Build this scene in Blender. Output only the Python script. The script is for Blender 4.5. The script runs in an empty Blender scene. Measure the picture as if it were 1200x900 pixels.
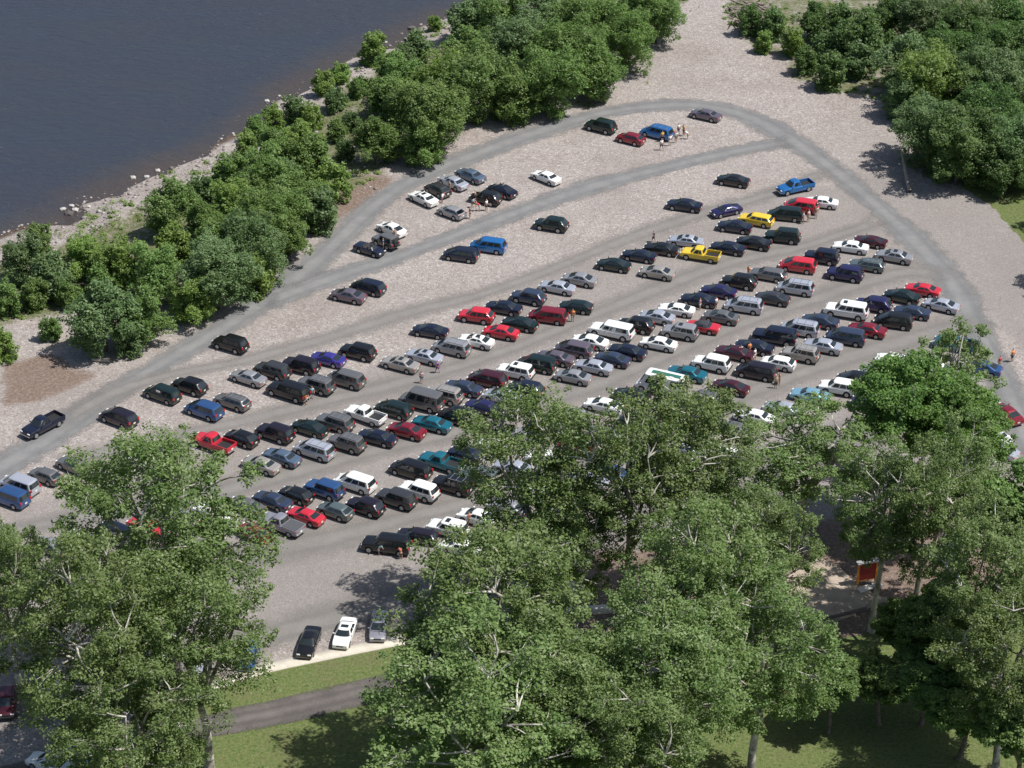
import bpy, bmesh, math, random
import numpy as np
from mathutils import Vector, Matrix
D=bpy.data; SC=bpy.context.scene; COL=SC.collection
R=math.radians
# ---------------------------------------------------------------- camera, sky, sun, exposure
cam=D.cameras.new('camera'); cam.sensor_width=36; cam.lens=87.0; cam.clip_start=1; cam.clip_end=6000
co=D.objects.new('camera',cam); COL.objects.link(co); co.location=(0,0,149); co.rotation_euler=(R(90-30.5),0,0); SC.camera=co
SUN_DIR=Vector((0.58,-0.08,1.0)).normalized()            # towards the sun
elev=math.asin(SUN_DIR.z); az=math.atan2(SUN_DIR.x,SUN_DIR.y)
w=D.worlds.new('World'); SC.world=w; w.use_nodes=True
nt=w.node_tree; bgn=nt.nodes['Background']; sky=nt.nodes.new('ShaderNodeTexSky'); sky.sky_type='NISHITA'
sky.sun_disc=False; sky.sun_elevation=elev; sky.sun_rotation=az; sky.air_density=1.0; sky.dust_density=1.5
nt.links.new(sky.outputs[0],bgn.inputs[0]); bgn.inputs[1].default_value=0.075
sl=D.lights.new('sun','SUN'); sl.energy=4.1; sl.angle=R(0.5); sl.color=(1,0.975,0.935)
so=D.objects.new('sun',sl); COL.objects.link(so); so.rotation_euler=SUN_DIR.to_track_quat('Z','Y').to_euler(); so.location=(100,200,200)
SC.view_settings.view_transform='Standard'; SC.view_settings.look='None'; SC.view_settings.exposure=0.42; SC.view_settings.gamma=1
SC.render.engine='CYCLES'
try:
    SC.cycles.max_bounces=5; SC.cycles.diffuse_bounces=2; SC.cycles.glossy_bounces=2; SC.cycles.transmission_bounces=2; SC.cycles.transparent_max_bounces=6
except Exception: pass

CARS = [
 (-18.55,286.57,-0.571,'conv','navy','','navy convertible, leftmost of the cars inside the outer loop track'),
 (-16.53,288.51,2.437,'jeep','grey','','grey open jeep, second from left, beside the outer loop track'),
 (-15.9,292.2,2.363,'sedan','white','','old white sedan between a grey open jeep and a white sedan'),
 (-12.01,301.37,2.346,'sedan','white','s','white sedan with a sunroof between a white sedan and a dark grey hatchback'),
 (-10.12,304.0,2.34,'hatch','dark grey','','dark grey hatchback between a white sedan and a silver hatchback'),
 (-8.11,297.24,2.467,'hatch','silver','b','silver hatchback with raised boot lid between a dark grey hatchback and a pale silver sedan'),
 (-8.07,306.39,2.357,'sedan','pale silver','','pale silver sedan between a silver hatchback and a steel blue sedan'),
 (-5.76,308.54,2.4,'sedan','steel blue','','steel blue sedan between a pale silver sedan and a black SUV'),
 (-3.58,301.33,2.695,'suv','black','','black SUV between a steel blue sedan and a navy sedan'),
 (-1.39,303.73,2.452,'sedan','navy','','navy sedan between a black SUV and a white sedan'),
 (4.7,308.0,2.388,'sedan','white','','white sedan between a navy sedan and a dark green SUV'),
 (12.73,324.56,2.595,'suv','dark green','','dark green SUV between a white sedan and a crimson hatchback'),
 (16.85,320.53,2.597,'hatch','crimson','','crimson hatchback between a dark green SUV and a bright blue minivan'),
 (20.7,322.52,2.592,'minivan','bright blue','k','bright blue minivan between a crimson hatchback and a mauve grey sedan'),
 (28.06,328.73,2.616,'sedan','mauve grey','','mauve grey sedan, rightmost of the cars inside the outer loop track'),
 (-34.18,261.3,2.639,'suv','black','','lone black SUV parked on the narrow gravel tip beside the loop track'),
 (-20.6,273.75,2.731,'sedan','mauve grey','','mauve grey sedan, first from the left on the thin row below the loop'),
 (-18.24,275.96,2.667,'minivan','navy','','navy minivan between a mauve grey sedan and a navy minivan'),
 (-6.63,284.84,2.848,'minivan','navy','','navy minivan between a navy minivan and a bright blue minivan'),
 (-3.12,287.24,2.845,'minivan','bright blue','','bright blue minivan between a navy minivan and a dark green SUV'),
 (5.2,293.4,2.803,'suv','dark green','','dark green SUV between a bright blue minivan and a navy sedan'),
 (23.21,299.3,2.83,'sedan','navy','','navy sedan between a dark green SUV and a black sedan'),
 (30.34,306.93,2.784,'sedan','black','','black sedan, seventh from the left on the thin row below the loop'),
 (-53.9,242.49,-2.268,'pickup','navy','','navy pickup, first from the left in the third row from the river'),
 (-45.39,244.14,2.551,'minivan','purple black','','purple black minivan between a navy pickup and a dark green minivan'),
 (-41.03,249.54,2.57,'minivan','dark green','h','dark green minivan, third from left, third row from the river'),
 (-38.03,251.31,2.628,'suv','black','','black SUV between a dark green minivan and a silver sedan'),
 (-31.28,253.36,2.603,'sedan','silver','','silver sedan between a black SUV and a dark grey SUV'),
 (-28.57,254.91,2.615,'suv','dark grey','','dark grey SUV between a silver sedan and a purple black SUV'),
 (-25.3,256.13,2.694,'suv','purple black','','purple black SUV between a dark grey SUV and a violet blue coupe'),
 (-22.15,257.83,2.69,'coupe','violet blue','','violet blue coupe between a purple black SUV and a black SUV'),
 (-18.64,259.42,2.715,'suv','black','','black SUV between a violet blue coupe and a navy sedan'),
 (-10.04,264.75,2.831,'sedan','navy','','navy sedan between a black SUV and a red SUV'),
 (-4.44,268.37,2.86,'suv','red','','red SUV between a navy sedan and a navy sedan'),
 (-1.06,270.62,2.79,'sedan','navy','','navy sedan between a red SUV and a slate blue SUV'),
 (2.04,273.25,2.754,'suv','slate blue','','slate blue SUV between a navy sedan and a pale silver sedan'),
 (5.72,276.01,2.75,'sedan','pale silver','','pale silver sedan between a slate blue SUV and a silver sedan'),
 (8.58,278.08,2.747,'sedan','silver','','silver sedan between a pale silver sedan and a dark green sedan'),
 (13.06,282.04,2.81,'sedan','dark green','','dark green sedan between a silver sedan and a navy coupe'),
 (16.47,284.65,2.807,'coupe','navy','','navy coupe between a dark green sedan and a black sedan'),
 (19.44,286.57,2.805,'sedan','black','','black sedan between a navy coupe and a pale silver sedan'),
 (22.8,288.75,2.838,'sedan','pale silver','s','pale silver sedan with a sunroof between a black sedan and an indigo coupe'),
 (28.72,297.75,-2.69,'coupe','indigo','','indigo coupe between a pale silver sedan and a navy sedan'),
 (29.49,292.95,2.834,'sedan','navy','','navy sedan between an indigo coupe and a yellow estate car'),
 (32.49,294.96,2.72,'wagon','yellow','','yellow estate car between a navy sedan and a dark green minivan'),
 (36.48,296.43,2.945,'minivan','dark green','','dark green minivan between a yellow estate car and a bright blue pickup'),
 (38.68,304.79,-2.706,'pickup','bright blue','','bright blue pickup between a dark green minivan and a red minivan'),
 (38.86,298.84,2.826,'minivan','red','','red minivan between a bright blue pickup and a white sedan'),
 (41.72,300.22,2.864,'sedan','white','','white sedan, twenty-sixth from the left in the third row from the river'),
 (-35.73,245.85,2.579,'minivan','blue','','blue minivan, first from the left in the fourth row from the river'),
 (-32.67,247.84,2.591,'wagon','grey','k','grey estate car between a blue minivan and a black long SUV'),
 (-26.26,250.04,2.614,'bigsuv','black','','black long SUV between a grey estate car and a grey SUV'),
 (-23.15,251.51,2.627,'suv','grey','k','grey SUV between a black long SUV and a grey minivan'),
 (-19.71,252.9,2.641,'minivan','grey','','grey minivan between a grey SUV and a champagne sedan'),
 (-13.39,256.6,2.669,'sedan','champagne','s','champagne sedan with a sunroof between a grey minivan and a pale silver sedan'),
 (-10.58,258.44,2.683,'sedan','pale silver','s','pale silver sedan with a sunroof between a champagne sedan and a silver minivan'),
 (-7.34,260.47,2.7,'minivan','silver','k','silver minivan between a pale silver sedan and a white coupe'),
 (-4.36,262.2,2.714,'coupe','white','sd','white coupe, ninth from left, fourth row from the river'),
 (-1.36,264.32,2.796,'sedan','red','','red sedan between a white coupe and a dark green sedan'),
 (0.95,266.47,2.761,'sedan','dark green','','dark green sedan between a red sedan and a crimson minivan'),
 (4.44,268.37,2.858,'minivan','crimson','','crimson minivan between a dark green sedan and a dark green hatchback'),
 (7.98,270.85,2.89,'hatch','dark green','','dark green hatchback between a crimson minivan and a champagne sedan'),
 (18.55,279.93,2.775,'sedan','champagne','','champagne sedan between a dark green hatchback and a yellow pickup'),
 (24.44,284.89,2.805,'pickup','yellow','','yellow pickup between a champagne sedan and a navy sedan'),
 (28.13,286.81,2.766,'sedan','navy','','navy sedan between a yellow pickup and a black sedan'),
 (31.58,288.26,2.763,'sedan','black','','black sedan between a navy sedan and a dark green SUV'),
 (35.53,289.93,2.91,'suv','dark green','','dark green SUV, eighteenth from the left in the fourth row from the river'),
 (-55.16,227.38,2.604,'minivan','blue','','blue minivan, first from the left in the fifth row from the river'),
 (-54.45,229.79,2.6,'minivan','pale silver','','pale silver minivan between a blue minivan and a grey hatchback'),
 (-51.87,231.77,2.595,'hatch','grey','','grey hatchback between a pale silver minivan and a grey sedan'),
 (-48.87,233.9,2.528,'sedan','grey','','grey sedan between a grey hatchback and a purple black sedan'),
 (-40.25,236.77,2.553,'sedan','purple black','','purple black sedan between a grey sedan and a red pickup'),
 (-33.9,238.6,2.593,'pickup','red','','red pickup between a purple black sedan and a black hatchback'),
 (-30.8,239.7,2.583,'hatch','black','','black hatchback between a red pickup and a purple black SUV'),
 (-27.09,240.76,2.597,'suv','purple black','','purple black SUV between a black hatchback and a dark green sedan'),
 (-23.19,241.93,2.61,'sedan','dark green','','dark green sedan between a purple black SUV and a grey SUV'),
 (-20.41,243.0,2.622,'suv','grey','k','grey SUV between a dark green sedan and a white pickup'),
 (-16.97,244.76,2.57,'pickup','white','','white pickup between a grey SUV and a dark green minivan'),
 (-13.77,246.05,2.65,'minivan','dark green','','dark green minivan between a white pickup and a grey tall cargo van'),
 (-10.61,247.76,2.667,'van','grey','','grey tall cargo van between a dark green minivan and a champagne SUV'),
 (-8.0,249.15,2.692,'suv','champagne','k','champagne SUV between a grey tall cargo van and a slate blue sedan'),
 (-5.77,250.99,2.689,'sedan','slate blue','','slate blue sedan between a champagne SUV and a maroon minivan'),
 (-2.93,252.9,2.715,'minivan','maroon','','maroon minivan between a slate blue sedan and a white SUV'),
 (0.41,254.71,2.741,'suv','white','s','white SUV with a sunroof between a maroon minivan and a dark green minivan'),
 (2.94,256.48,2.738,'minivan','dark green','','dark green minivan between a white SUV and a mauve grey sedan'),
 (5.19,258.05,2.736,'sedan','mauve grey','','mauve grey sedan between a dark green minivan and a mauve grey minivan'),
 (7.48,260.07,2.733,'minivan','mauve grey','','mauve grey minivan between a mauve grey sedan and a white sedan'),
 (9.47,262.03,2.73,'sedan','white','','white sedan between a mauve grey minivan and a white pickup with canopy'),
 (12.23,264.54,2.726,'capped','white','','white pickup with canopy between a white sedan and a black SUV'),
 (15.22,265.98,2.789,'suv','black','','black SUV between a white pickup with canopy and a pale silver sedan'),
 (17.96,268.21,2.753,'sedan','pale silver','','pale silver sedan between a black SUV and a white coupe'),
 (20.5,270.18,2.818,'coupe','white','','white coupe between a pale silver sedan and a navy sedan'),
 (23.42,272.63,2.815,'sedan','navy','','navy sedan between a white coupe and an indigo sedan'),
 (26.05,274.88,2.812,'sedan','indigo','','indigo sedan between a navy sedan and a black SUV'),
 (28.82,277.33,2.809,'suv','black','','black SUV between an indigo sedan and a grey estate car'),
 (32.7,279.46,2.771,'wagon','grey','','grey estate car between a black SUV and a red minivan'),
 (36.73,281.75,2.84,'minivan','red','','red minivan between a grey estate car and a navy SUV'),
 (40.05,284.12,2.8,'suv','navy','','navy SUV between a red minivan and a white sedan'),
 (44.16,287.05,2.834,'sedan','white','','long white sedan between a navy SUV and a maroon coupe'),
 (46.93,288.75,2.757,'coupe','maroon','','maroon coupe, thirty-third from the left in the fifth row from the river'),
 (-41.33,234.61,2.547,'sedan','white','','white sedan, first from the left in the sixth row from the river'),
 (-28.08,234.08,2.583,'sedan','champagne','','champagne sedan between a white sedan and a steel blue sedan'),
 (-25.91,235.69,2.592,'sedan','steel blue','','steel blue sedan between a champagne sedan and a pale silver minivan'),
 (-22.36,237.08,2.605,'minivan','pale silver','k','pale silver minivan between a steel blue sedan and a grey SUV'),
 (-18.78,238.54,2.619,'suv','grey','k','grey SUV between a pale silver minivan and a navy sedan'),
 (-15.36,239.89,2.68,'sedan','navy','','navy sedan between a grey SUV and a crimson sedan'),
 (-12.11,241.37,2.676,'sedan','crimson','','crimson sedan between a navy sedan and a teal sedan'),
 (-9.22,242.87,2.701,'sedan','teal','','teal sedan between a crimson sedan and a black minivan'),
 (-6.24,244.29,2.697,'minivan','black','','black minivan between a teal sedan and an indigo sedan'),
 (-3.27,246.49,2.693,'sedan','indigo','','indigo sedan between a black minivan and a pale silver sedan'),
 (-1.16,248.99,2.718,'sedan','pale silver','','pale silver sedan between an indigo sedan and a navy SUV'),
 (1.61,250.52,2.715,'suv','navy','','navy SUV between a pale silver sedan and a silver sedan'),
 (7.22,253.62,2.74,'sedan','silver','','silver sedan between a navy SUV and a pale silver sedan'),
 (9.73,255.97,2.736,'sedan','pale silver','','pale silver sedan between a silver sedan and a slate blue sedan'),
 (12.05,257.8,2.702,'sedan','slate blue','','slate blue sedan between a pale silver sedan and a navy sedan'),
 (13.9,259.65,2.699,'sedan','navy','','navy sedan between a slate blue sedan and a white sedan'),
 (17.83,261.57,2.759,'sedan','white','','white sedan between a navy sedan and a silver SUV'),
 (20.58,264.27,2.789,'suv','silver','s','silver SUV, eighteenth from left, sixth row from the river'),
 (23.4,265.82,2.787,'softtop','red','','red convertible with black soft top between a silver SUV and a grey sedan'),
 (25.88,268.21,2.784,'sedan','grey','','grey sedan between a red convertible with black soft top and a pale silver minivan'),
 (28.95,271.01,2.815,'minivan','pale silver','k','pale silver minivan between a grey sedan and a dark grey sedan'),
 (32.66,273.07,2.777,'sedan','dark grey','','dark grey sedan between a pale silver minivan and a pale silver minivan'),
 (35.81,275.73,2.809,'minivan','pale silver','k','pale silver minivan between a dark grey sedan and an indigo SUV'),
 (42.49,279.41,2.804,'suv','indigo','','indigo SUV between a pale silver minivan and a sage grey estate car'),
 (45.66,282.04,2.801,'wagon','sage grey','k','sage grey estate car between an indigo SUV and a silver sedan'),
 (49.48,284.41,2.76,'sedan','silver','s','silver sedan, twenty-sixth from the left in the sixth row from the river'),
 (-48.96,217.82,2.53,'sedan','silver','','half hidden silver sedan, first from the left in the seventh row from the river'),
 (-45.89,219.11,2.525,'sedan','white','','half hidden white sedan, second from the left in the seventh row from the river'),
 (-42.57,220.19,2.524,'suv','navy','','half hidden navy SUV, third from the left in the seventh row from the river'),
 (-39.3,221.73,2.534,'sedan','red','','half hidden red sedan, fourth from the left in the seventh row from the river'),
 (-35.93,222.83,2.544,'minivan','silver','','half hidden silver minivan, fifth from the left in the seventh row from the river'),
 (-32.42,224.39,2.555,'sedan','white','','half hidden white sedan, sixth from the left in the seventh row from the river'),
 (-29.02,225.74,2.567,'sedan','grey','','grey sedan, seventh from the left in the seventh row from the river'),
 (-26.22,226.76,2.577,'sedan','slate blue','','slate blue sedan between a grey sedan and a black hatchback'),
 (-23.7,227.95,2.586,'hatch','black','','black hatchback between a slate blue sedan and a blue SUV'),
 (-20.67,228.93,2.597,'suv','blue','','blue SUV between a black hatchback and a white minivan'),
 (-17.36,230.31,2.615,'minivan','white','','white minivan between a blue SUV and a black minivan'),
 (-11.32,232.95,2.633,'minivan','black','','black minivan between a white minivan and a teal pickup'),
 (-7.94,234.61,2.628,'pickup','teal','','teal pickup between a black minivan and a navy hatchback'),
 (-5.29,236.23,2.624,'hatch','navy','','navy hatchback, fourteenth from the left in the seventh row from the river'),
 (-2.22,238.23,2.678,'sedan','white','','half hidden white sedan, fifteenth from the left in the seventh row from the river'),
 (0.97,240.26,2.691,'sedan','silver','','half hidden silver sedan, sixteenth from the left in the seventh row from the river'),
 (4.11,242.25,2.695,'minivan','navy','','half hidden navy minivan, seventeenth from the left in the seventh row from the river'),
 (7.4,244.57,2.699,'sedan','silver','','half hidden silver sedan, eighteenth from the left in the seventh row from the river'),
 (10.69,246.89,2.704,'sedan','white','','half hidden white sedan, nineteenth from the left in the seventh row from the river'),
 (14.0,249.2,2.709,'sedan','black','','half hidden black sedan, twentieth from the left in the seventh row from the river'),
 (17.58,251.17,2.706,'camper','white','','white camper van with green roof stripe, twenty-first from left, seventh row from the river'),
 (20.81,254.36,2.701,'sedan','teal','','teal sedan between a white camper van with green roof stripe and a white SUV'),
 (23.9,256.54,2.729,'suv','white','','white SUV between a teal sedan and a maroon sedan'),
 (26.88,259.27,2.725,'sedan','maroon','','maroon sedan between a white SUV and a navy sedan'),
 (29.37,260.73,2.755,'sedan','navy','','navy sedan between a maroon sedan and a navy long SUV'),
 (32.06,263.11,2.82,'bigsuv','navy','','navy long SUV between a navy sedan and a pale silver minivan'),
 (35.28,265.12,2.783,'minivan','pale silver','k','pale silver minivan between a navy long SUV and a slate blue sedan'),
 (38.02,267.12,2.745,'sedan','slate blue','','slate blue sedan between a pale silver minivan and a white long SUV'),
 (41.56,269.6,2.812,'bigsuv','white','s','white long SUV with a sunroof between a slate blue sedan and an indigo SUV'),
 (45.1,271.26,2.81,'suv','indigo','','indigo SUV between a white long SUV and a dark green sedan'),
 (49.0,273.52,2.699,'sedan','dark green','','dark green sedan between an indigo SUV and a red coupe'),
 (51.83,275.33,2.731,'coupe','red','','red coupe between a dark green sedan and a pale silver sedan'),
 (53.6,271.29,2.663,'sedan','pale silver','','pale silver sedan, thirty-third from the left in the seventh row from the river'),
 (-31.7,217.6,2.547,'suv','silver','','half hidden silver SUV, first from the left in the eighth row from the river'),
 (-27.62,220.41,2.422,'sedan','crimson','','crimson sedan, second from the left in the eighth row from the river'),
 (-24.82,222.06,2.562,'pickup','silver grey','c','silver grey pickup between a crimson sedan and a red coupe'),
 (-22.37,223.72,2.581,'coupe','red','','red coupe between a silver grey pickup and a sage grey hatchback'),
 (-19.19,224.72,2.6,'hatch','sage grey','','sage grey hatchback between a red coupe and a purple black SUV'),
 (-15.98,225.51,2.621,'suv','purple black','','purple black SUV between a sage grey hatchback and a dark grey SUV'),
 (-12.7,227.04,2.616,'suv','dark grey','','dark grey SUV between a purple black SUV and a white SUV'),
 (-10.23,228.58,2.612,'suv','white','','white SUV between a dark grey SUV and a black SUV'),
 (-6.59,229.79,2.66,'suv','black','k','black SUV between a white SUV and a sage grey SUV'),
 (-3.6,231.36,2.683,'suv','sage grey','k','sage grey SUV, tenth from the left in the eighth row from the river'),
 (0.19,233.36,2.678,'sedan','pale silver','','half hidden pale silver sedan, eleventh from the left in the eighth row from the river'),
 (3.64,235.27,2.682,'suv','white','','half hidden white SUV, twelfth from the left in the eighth row from the river'),
 (7.35,238.05,2.687,'sedan','crimson','','half hidden crimson sedan, thirteenth from the left in the eighth row from the river'),
 (10.91,240.63,2.692,'sedan','silver','','half hidden silver sedan, fourteenth from the left in the eighth row from the river'),
 (14.58,243.42,2.697,'sedan','navy','','half hidden navy sedan, fifteenth from the left in the eighth row from the river'),
 (18.42,245.91,2.703,'sedan','pale silver','','half hidden pale silver sedan, sixteenth from the left in the eighth row from the river'),
 (22.26,248.31,2.708,'suv','grey','','half hidden grey SUV, seventeenth from the left in the eighth row from the river'),
 (25.75,251.17,2.67,'sedan','maroon','','maroon sedan, eighteenth from the left in the eighth row from the river'),
 (29.06,254.71,2.761,'minivan','purple black','','purple black minivan between a maroon sedan and a white hatchback'),
 (31.9,256.8,2.758,'hatch','white','','white hatchback between a purple black minivan and a champagne SUV'),
 (34.75,258.8,2.755,'suv','champagne','k','champagne SUV between a white hatchback and a pale silver sedan'),
 (37.67,260.94,2.752,'sedan','pale silver','','pale silver sedan between a champagne SUV and a slate blue minivan'),
 (40.69,262.99,2.818,'minivan','slate blue','','slate blue minivan between a pale silver sedan and a crimson sedan'),
 (43.55,264.96,2.745,'sedan','crimson','','crimson sedan between a slate blue minivan and a black minivan'),
 (47.06,267.07,2.849,'minivan','black','','black minivan between a crimson sedan and a slate blue sedan'),
 (49.69,269.5,2.81,'sedan','slate blue','','slate blue sedan, twenty-sixth from the left in the eighth row from the river'),
 (-53.56,215.11,2.663,'sedan','black','','black sedan, first from the left in the ninth row from the river'),
 (-13.33,218.01,2.929,'bigsuv','black','','black long SUV between a black sedan and a purple black estate car'),
 (-10.09,219.86,2.84,'wagon','purple black','','purple black estate car between a black long SUV and a white SUV'),
 (-6.89,221.18,2.725,'suv','white','s','white SUV, fourth from the left in the ninth row from the river'),
 (-3.69,223.39,2.645,'sedan','white','','half hidden white sedan, fifth from the left in the ninth row from the river'),
 (-0.37,225.4,2.661,'sedan','silver','','half hidden silver sedan, sixth from the left in the ninth row from the river'),
 (2.99,227.55,2.667,'suv','white','','half hidden white SUV, seventh from the left in the ninth row from the river'),
 (8.51,230.72,2.672,'sedan','pale silver','','half hidden pale silver sedan, eighth from the left in the ninth row from the river'),
 (11.02,232.48,2.676,'sedan','blue','','half hidden blue sedan, ninth from the left in the ninth row from the river'),
 (15.24,233.19,2.677,'sedan','white','','half hidden white sedan, tenth from the left in the ninth row from the river'),
 (19.6,237.45,2.685,'sedan','pale silver','','half hidden pale silver sedan, eleventh from the left in the ninth row from the river'),
 (24.5,236.1,2.683,'sedan','white','','half hidden white sedan, twelfth from the left in the ninth row from the river'),
 (25.42,241.75,2.695,'sedan','grey','','half hidden grey sedan, thirteenth from the left in the ninth row from the river'),
 (27.99,244.38,2.7,'sedan','white','','white sedan, fourteenth from the left in the ninth row from the river'),
 (31.51,246.1,2.704,'sedan','pale silver','','pale silver sedan between a white sedan and a pale blue sedan'),
 (35.0,249.2,2.765,'sedan','pale blue','','pale blue sedan between a pale silver sedan and a white SUV'),
 (38.44,250.94,2.795,'suv','white','','white SUV between a pale blue sedan and a black minivan'),
 (40.71,252.7,2.827,'minivan','black','','black minivan, eighteenth from the left in the ninth row from the river'),
 (43.68,254.57,2.724,'sedan','silver','','half hidden silver sedan, nineteenth from the left in the ninth row from the river'),
 (45.99,257.35,2.73,'sedan','white','','half hidden white sedan, twentieth from the left in the ninth row from the river'),
 (-5.48,217.72,2.728,'sedan','white','s','white sedan, first from the left in the tenth row from the river'),
 (-2.26,219.31,2.642,'sedan','navy','','half hidden navy sedan, second from the left in the tenth row from the river'),
 (4.62,223.72,2.659,'sedan','grey','','half hidden grey sedan, third from the left in the tenth row from the river'),
 (9.32,226.42,2.664,'sedan','white','','half hidden white sedan, fourth from the left in the tenth row from the river'),
 (15.9,227.55,2.666,'suv','silver','','half hidden silver SUV, fifth from the left in the tenth row from the river'),
 (25.61,222.72,2.655,'sedan','white','','half hidden white sedan, sixth from the left in the tenth row from the river'),
 (41.71,247.36,2.73,'suv','indigo','','indigo SUV, seventh from the left in the tenth row from the river'),
 (44.25,243.63,2.7,'sedan','navy','','half hidden navy sedan, eighth from the left in the tenth row from the river'),
 (45.44,231.25,2.673,'sedan','black','','half hidden black sedan, ninth from the left in the tenth row from the river'),
 (50.57,255.35,2.718,'sedan','white','','white sedan between a white sedan and a teal pickup'),
 (50.13,238.96,2.484,'sedan','white','','white sedan, tenth from the left in the tenth row from the river'),
 (53.88,261.36,2.78,'pickup','teal','','teal pickup between a white sedan and a white sedan'),
 (56.24,255.58,2.729,'sedan','blue','','half hidden blue sedan, fifteenth from the left in the tenth row from the river'),
 (54.87,240.19,2.419,'sedan','white','','white sedan between a teal pickup and a pale silver sedan'),
 (55.17,237.2,2.422,'sedan','pale silver','','pale silver sedan, fourteenth from the left in the tenth row from the river'),
 (57.3,245.15,2.027,'sedan','crimson','','crimson sedan, sixteenth from the left in the tenth row from the river'),
 (-48.93,190.93,-1.437,'suv','maroon','','maroon SUV, first from the left in the row nearest the pale pavement'),
 (-45.16,194.1,-1.582,'sedan','silver','','silver sedan, second from the left in the row nearest the pale pavement'),
 (-43.27,181.79,2.693,'sedan','white','','white sedan, third from the left in the row nearest the pale pavement'),
 (-40.43,182.69,2.69,'sedan','pale silver','','pale silver sedan, fourth from the left in the row nearest the pale pavement'),
 (-37.91,196.16,-1.608,'sedan','white','','white sedan, fifth from the left in the row nearest the pale pavement'),
 (-34.76,199.39,-1.618,'sedan','white','','white sedan, sixth from the left in the row nearest the pale pavement'),
 (-30.69,197.98,-1.633,'sedan','pale silver','','pale silver sedan, seventh from the left in the row nearest the pale pavement'),
 (-26.18,198.68,-1.648,'sedan','blue','','blue sedan, eighth from the left in the row nearest the pale pavement'),
 (-20.38,200.82,-1.73,'sedan','black','','black sedan between a blue sedan and a white sedan'),
 (-16.87,202.4,-1.741,'sedan','white','s','white sedan with a sunroof between a black sedan and a silver grey sedan'),
 (-13.48,203.57,-1.601,'sedan','silver grey','','silver grey sedan, eleventh from the left in the row nearest the pale pavement'),
 (27.37,203.27,-2.734,'sedan','pale silver','','pale silver sedan, twelfth from the left in the row nearest the pale pavement'),
]
TREES = [
 (-33.22,193.45,10.8,20,'syc','tall sycamore at lower left with its top beside the red pickup'),
 (-38.0,178.19,9.0,19,'syc','wide sycamore at the left edge beyond the lowest corner cars'),
 (-28.46,181.91,8.6,16,'syc','sycamore at lower left overhanging the blue sedan near the pavement'),
 (-33.44,170.61,8.0,14,'syc','sycamore low in the left corner right of the maroon SUV'),
 (-48.3,193.68,5.6,14,'syc','small sycamore at the left edge beside the lone black sedan'),
 (-1.91,180.12,10.5,19,'syc','broad central sycamore nearest the shadowed long black SUV'),
 (-2.9,166.71,11,18,'syc','sycamore at the bottom centre right of the shaded lawn'),
 (2.97,171.64,8,16,'syc','sycamore behind the broad central one at the bottom edge'),
 (2.52,206.13,8.5,19,'airy','sycamore with white limbs just below the white SUV in the fifth row'),
 (10.95,202.71,7.5,19,'airy','sycamore with long bare white limbs below the row of white cars'),
 (16.87,207.4,8,19,'airy','sycamore directly below the camper van with green roof stripe'),
 (17.17,185.49,9,18,'syc','large sycamore right of centre with crown over the hidden rows'),
 (12.72,173.99,8.5,17,'syc','sycamore over the bare soil gap at bottom centre'),
 (22.35,180.42,8.0,15,'syc','sycamore left of the sandy pad above the sunlit lawn'),
 (10.23,167.02,8,15,'syc','sycamore at the bottom edge over the yellowish dirt patch'),
 (31.27,218.6,8.4,12.5,'airy','wide olive sycamore directly below the pale blue sedan'),
 (22.17,201.99,6.5,14,'airy','smaller sycamore with forked pale trunk below the hidden rows'),
 (42.03,222.62,6.5,16,'maple','bright green maple beside the dark blue striped SUV'),
 (45.82,218.77,6.2,15,'maple','bright green maple left of the crimson sedan on the loop track'),
 (47.92,229.49,5.0,17,'thin','sparse leafed tree over the teal pickup at the end of the rows'),
 (40.45,201.23,6,17,'airy','sycamore above the red notice board'),
 (44.99,207.39,5.6,16,'airy','sycamore right of the notice board over the shaded track'),
 (43.7,189.65,7.0,17,'airy','sycamore at right with thin white leaning trunk'),
 (41.27,192.59,5,9,'syc','low dark tree beside the foot of the white leaning trunk'),
 (45.19,180.48,7.5,14,'syc','tall dark sycamore with bare trunk at the lower right'),
 (38.47,196.01,3.2,6,'syc','young tree in front of the sandy pad near the notice board'),
 (49.9,202.75,5,14,'syc','sycamore cut by the right edge below the crimson sedan'),
 (36.43,203.51,6,16,'airy','airy sycamore behind the red notice board with the bright maple above it'),
 (30.24,187.16,3,6,'syc','small pointed tree at the left of the bottom lawn shadow'),
 (45.86,176.93,4.5,9,'syc','bush like tree in the lower right corner'),
 (39.3,188.48,4.2,6,'syc','low dark tree in the deep shade left of the lower right sycamore'),
 (42.12,183.26,4.2,6,'syc','low dark tree at the foot of the bare trunk in the lower right'),
 (35.28,188.48,3.6,5.5,'syc','low shaded tree at the right side of the sunlit bottom lawn'),
 (5.65,199.75,5.6,13,'airy','airy sycamore filling the space between the central crown and the bare limbed one'),
 (24.92,196.09,6,15,'airy','airy sycamore left of the sandy pad below the forked trunk'),
 (-19.28,152.86,8,15,'syc','sycamore below the frame edge that shades the bottom lawn'),
]
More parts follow.
